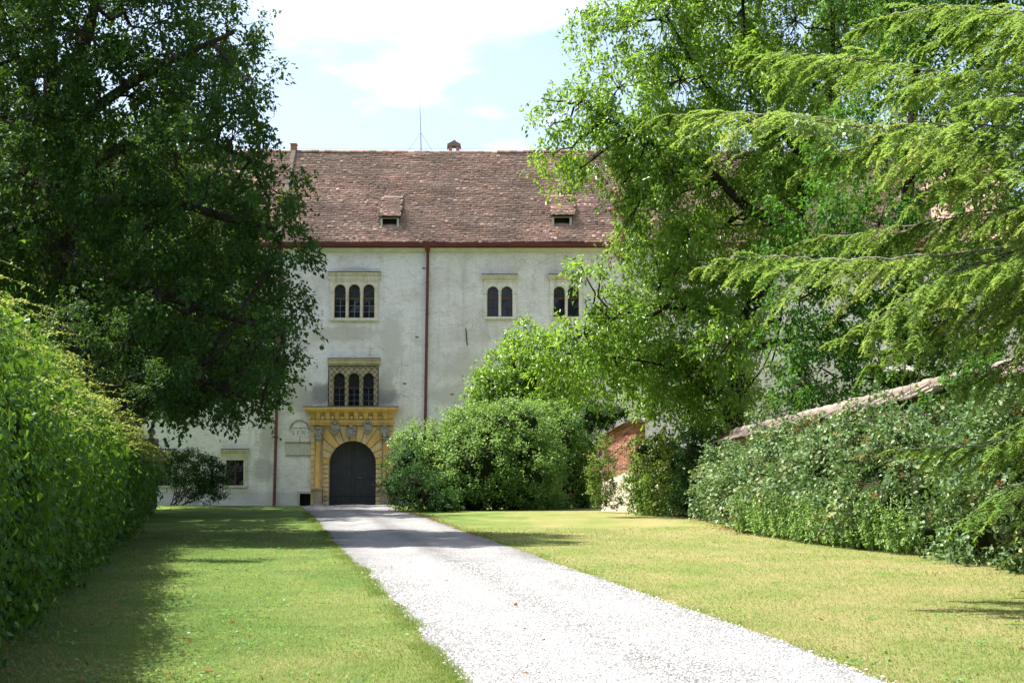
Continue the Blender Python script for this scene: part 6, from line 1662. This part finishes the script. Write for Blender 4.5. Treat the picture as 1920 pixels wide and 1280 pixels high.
# extra tufts along the drive's edges
m_ = 26000
ey = 9.6 * (60 / 9.6) ** RNG.random(m_); sd = RNG.random(m_) < 0.72
ex = np.where(sd, road_l(ey) + wig(ey, 0.4) - np.abs(RNG.normal(0, .13, m_)) + 0.05, road_r(ey) + wig(ey, 2.1) + np.abs(RNG.normal(0, .16, m_)) - 0.03)
edge_h = np.where(sd, 1.6, 1.15) * (0.75 + 0.5 * np.sin(ey * 2.3) * np.sin(ey * 0.7 + 1))
X_ = np.concatenate([gx, ex]); Y_ = np.concatenate([gy, ey]); hs = np.concatenate([np.ones(len(gx)), np.clip(edge_h, .5, 2.3)])
n = len(X_)
P = np.stack([X_, Y_, ground_z(X_, Y_) - 0.002], -1)
ang = RNG.uniform(0, 6.28, n)
A = np.stack([np.cos(ang) * .75, np.sin(ang) * .75, RNG.uniform(0.35, 1.1, n)], -1)
N = np.stack([-np.sin(ang), np.cos(ang), RNG.normal(0, .2, n)], -1); N = np.cross(A, N) + RNG.normal(0, .25, (n, 3))
L = 0.036 * RNG.uniform(0.5, 1.4, n) * hs * (1 + np.clip(Y_ - 14, 0, 30) * 0.012)
W = (0.0055 + 0.00022 * Y_) * RNG.uniform(.7, 1.3, n)
patch = 0.5 + 0.24 * np.sin(X_ * 1.1 + 2 * np.sin(Y_ * .5)) * np.sin(Y_ * .62 + 1.3 * np.sin(X_ * .8)) + 0.10 * np.sin(X_ * 3.3 + Y_ * 1.7) + np.where(X_ > 0, 0.07, -0.03)
gl = road_l(Y_) - X_
patch = patch + np.where((gl > 0) & (gl < 3), 0.26 * np.exp(-((gl - 1.15 - 0.2 * np.sin(Y_ * .6)) / 0.5) ** 2) * (0.7 + 0.4 * np.sin(Y_ * 1.1)), 0) + 0.10 * np.sin(gl * 2.0 + 0.5) * (gl > 0)
val = np.where(hs > 1.01, 0.25, patch) + RNG.normal(0, .2, n)
tag(link_mesh("grass", leaf_mesh("grass", P, A, N, L, W, val, BLADE), M['grass']), "short mown grass, half green half straw, on both lawns", "grass", kind='stuff')
# clover and plantain patches in the turf
npat = 240
cy_ = 10.5 * (34 / 10.5) ** RNG.random(npat); cx_ = cy_ * RNG.uniform(-0.34, 0.34, npat)
rep = 34
X_ = np.repeat(cx_, rep) + RNG.normal(0, .14, npat * rep) * np.repeat(RNG.uniform(.4, 1.6, npat), rep); Y_ = np.repeat(cy_, rep) + RNG.normal(0, .2, npat * rep) * np.repeat(RNG.uniform(.4, 1.6, npat), rep)
k = ((X_ < road_l(Y_) - 0.02) | (X_ > road_r(Y_) + 0.02)) & (X_ > hedge_x(Y_)) & (X_ < bram_base(Y_))
X_, Y_ = X_[k], Y_[k]; n = len(X_); ang = RNG.uniform(0, 6.28, n)
L = RNG.uniform(.018, .05, n)
tag(link_mesh("clover", leaf_mesh("clover", np.stack([X_, Y_, ground_z(X_, Y_) + RNG.uniform(.01, .035, n)], -1), np.stack([np.cos(ang), np.sin(ang), RNG.uniform(0, .5, n)], -1), RNG.normal(0, .3, (n, 3)) + np.array((0, 0, 1)), L, L * .7, RNG.normal(.4, .15, n)), M['leaf_shrub']), "small dark clover patches scattered in the turf", "clover", kind='stuff')
# fallen leaves along the drive's right edge and under the hedge
m_ = 900
fy = RNG.uniform(36, 70, m_); fxx = road_r(fy) + RNG.gamma(1.5, .16, m_) - .15
m2 = 260
fy2 = RNG.uniform(10, 40, m2); fx2 = np.where(RNG.random(m2) < .7, hedge_x(fy2) + RNG.gamma(2, .7, m2), RNG.uniform(-3, 8, m2))
m3 = 500
fy3 = RNG.uniform(38, 54, m3); fx3 = bram_base(fy3) - RNG.gamma(1.3, .2, m3)
X_ = np.concatenate([fxx, fx2, fx3]); Y_ = np.concatenate([fy, fy2, fy3]); n = len(X_)
P = np.stack([X_, Y_, ground_z(X_, Y_) + RNG.uniform(.015, .04, n)], -1)
L = RNG.uniform(.03, .075, n)
tag(link_mesh("fallen_leaves", leaf_mesh("fallen_leaves", P, rand_unit(n) * np.array((1, 1, .25)), RNG.normal(0, .35, (n, 3)) + np.array((0, 0, 1)), L, L * .6, RNG.random(n)), M['leaf_brown']), "dry brown leaves strewn along the drive edge", "leaves", kind='stuff')
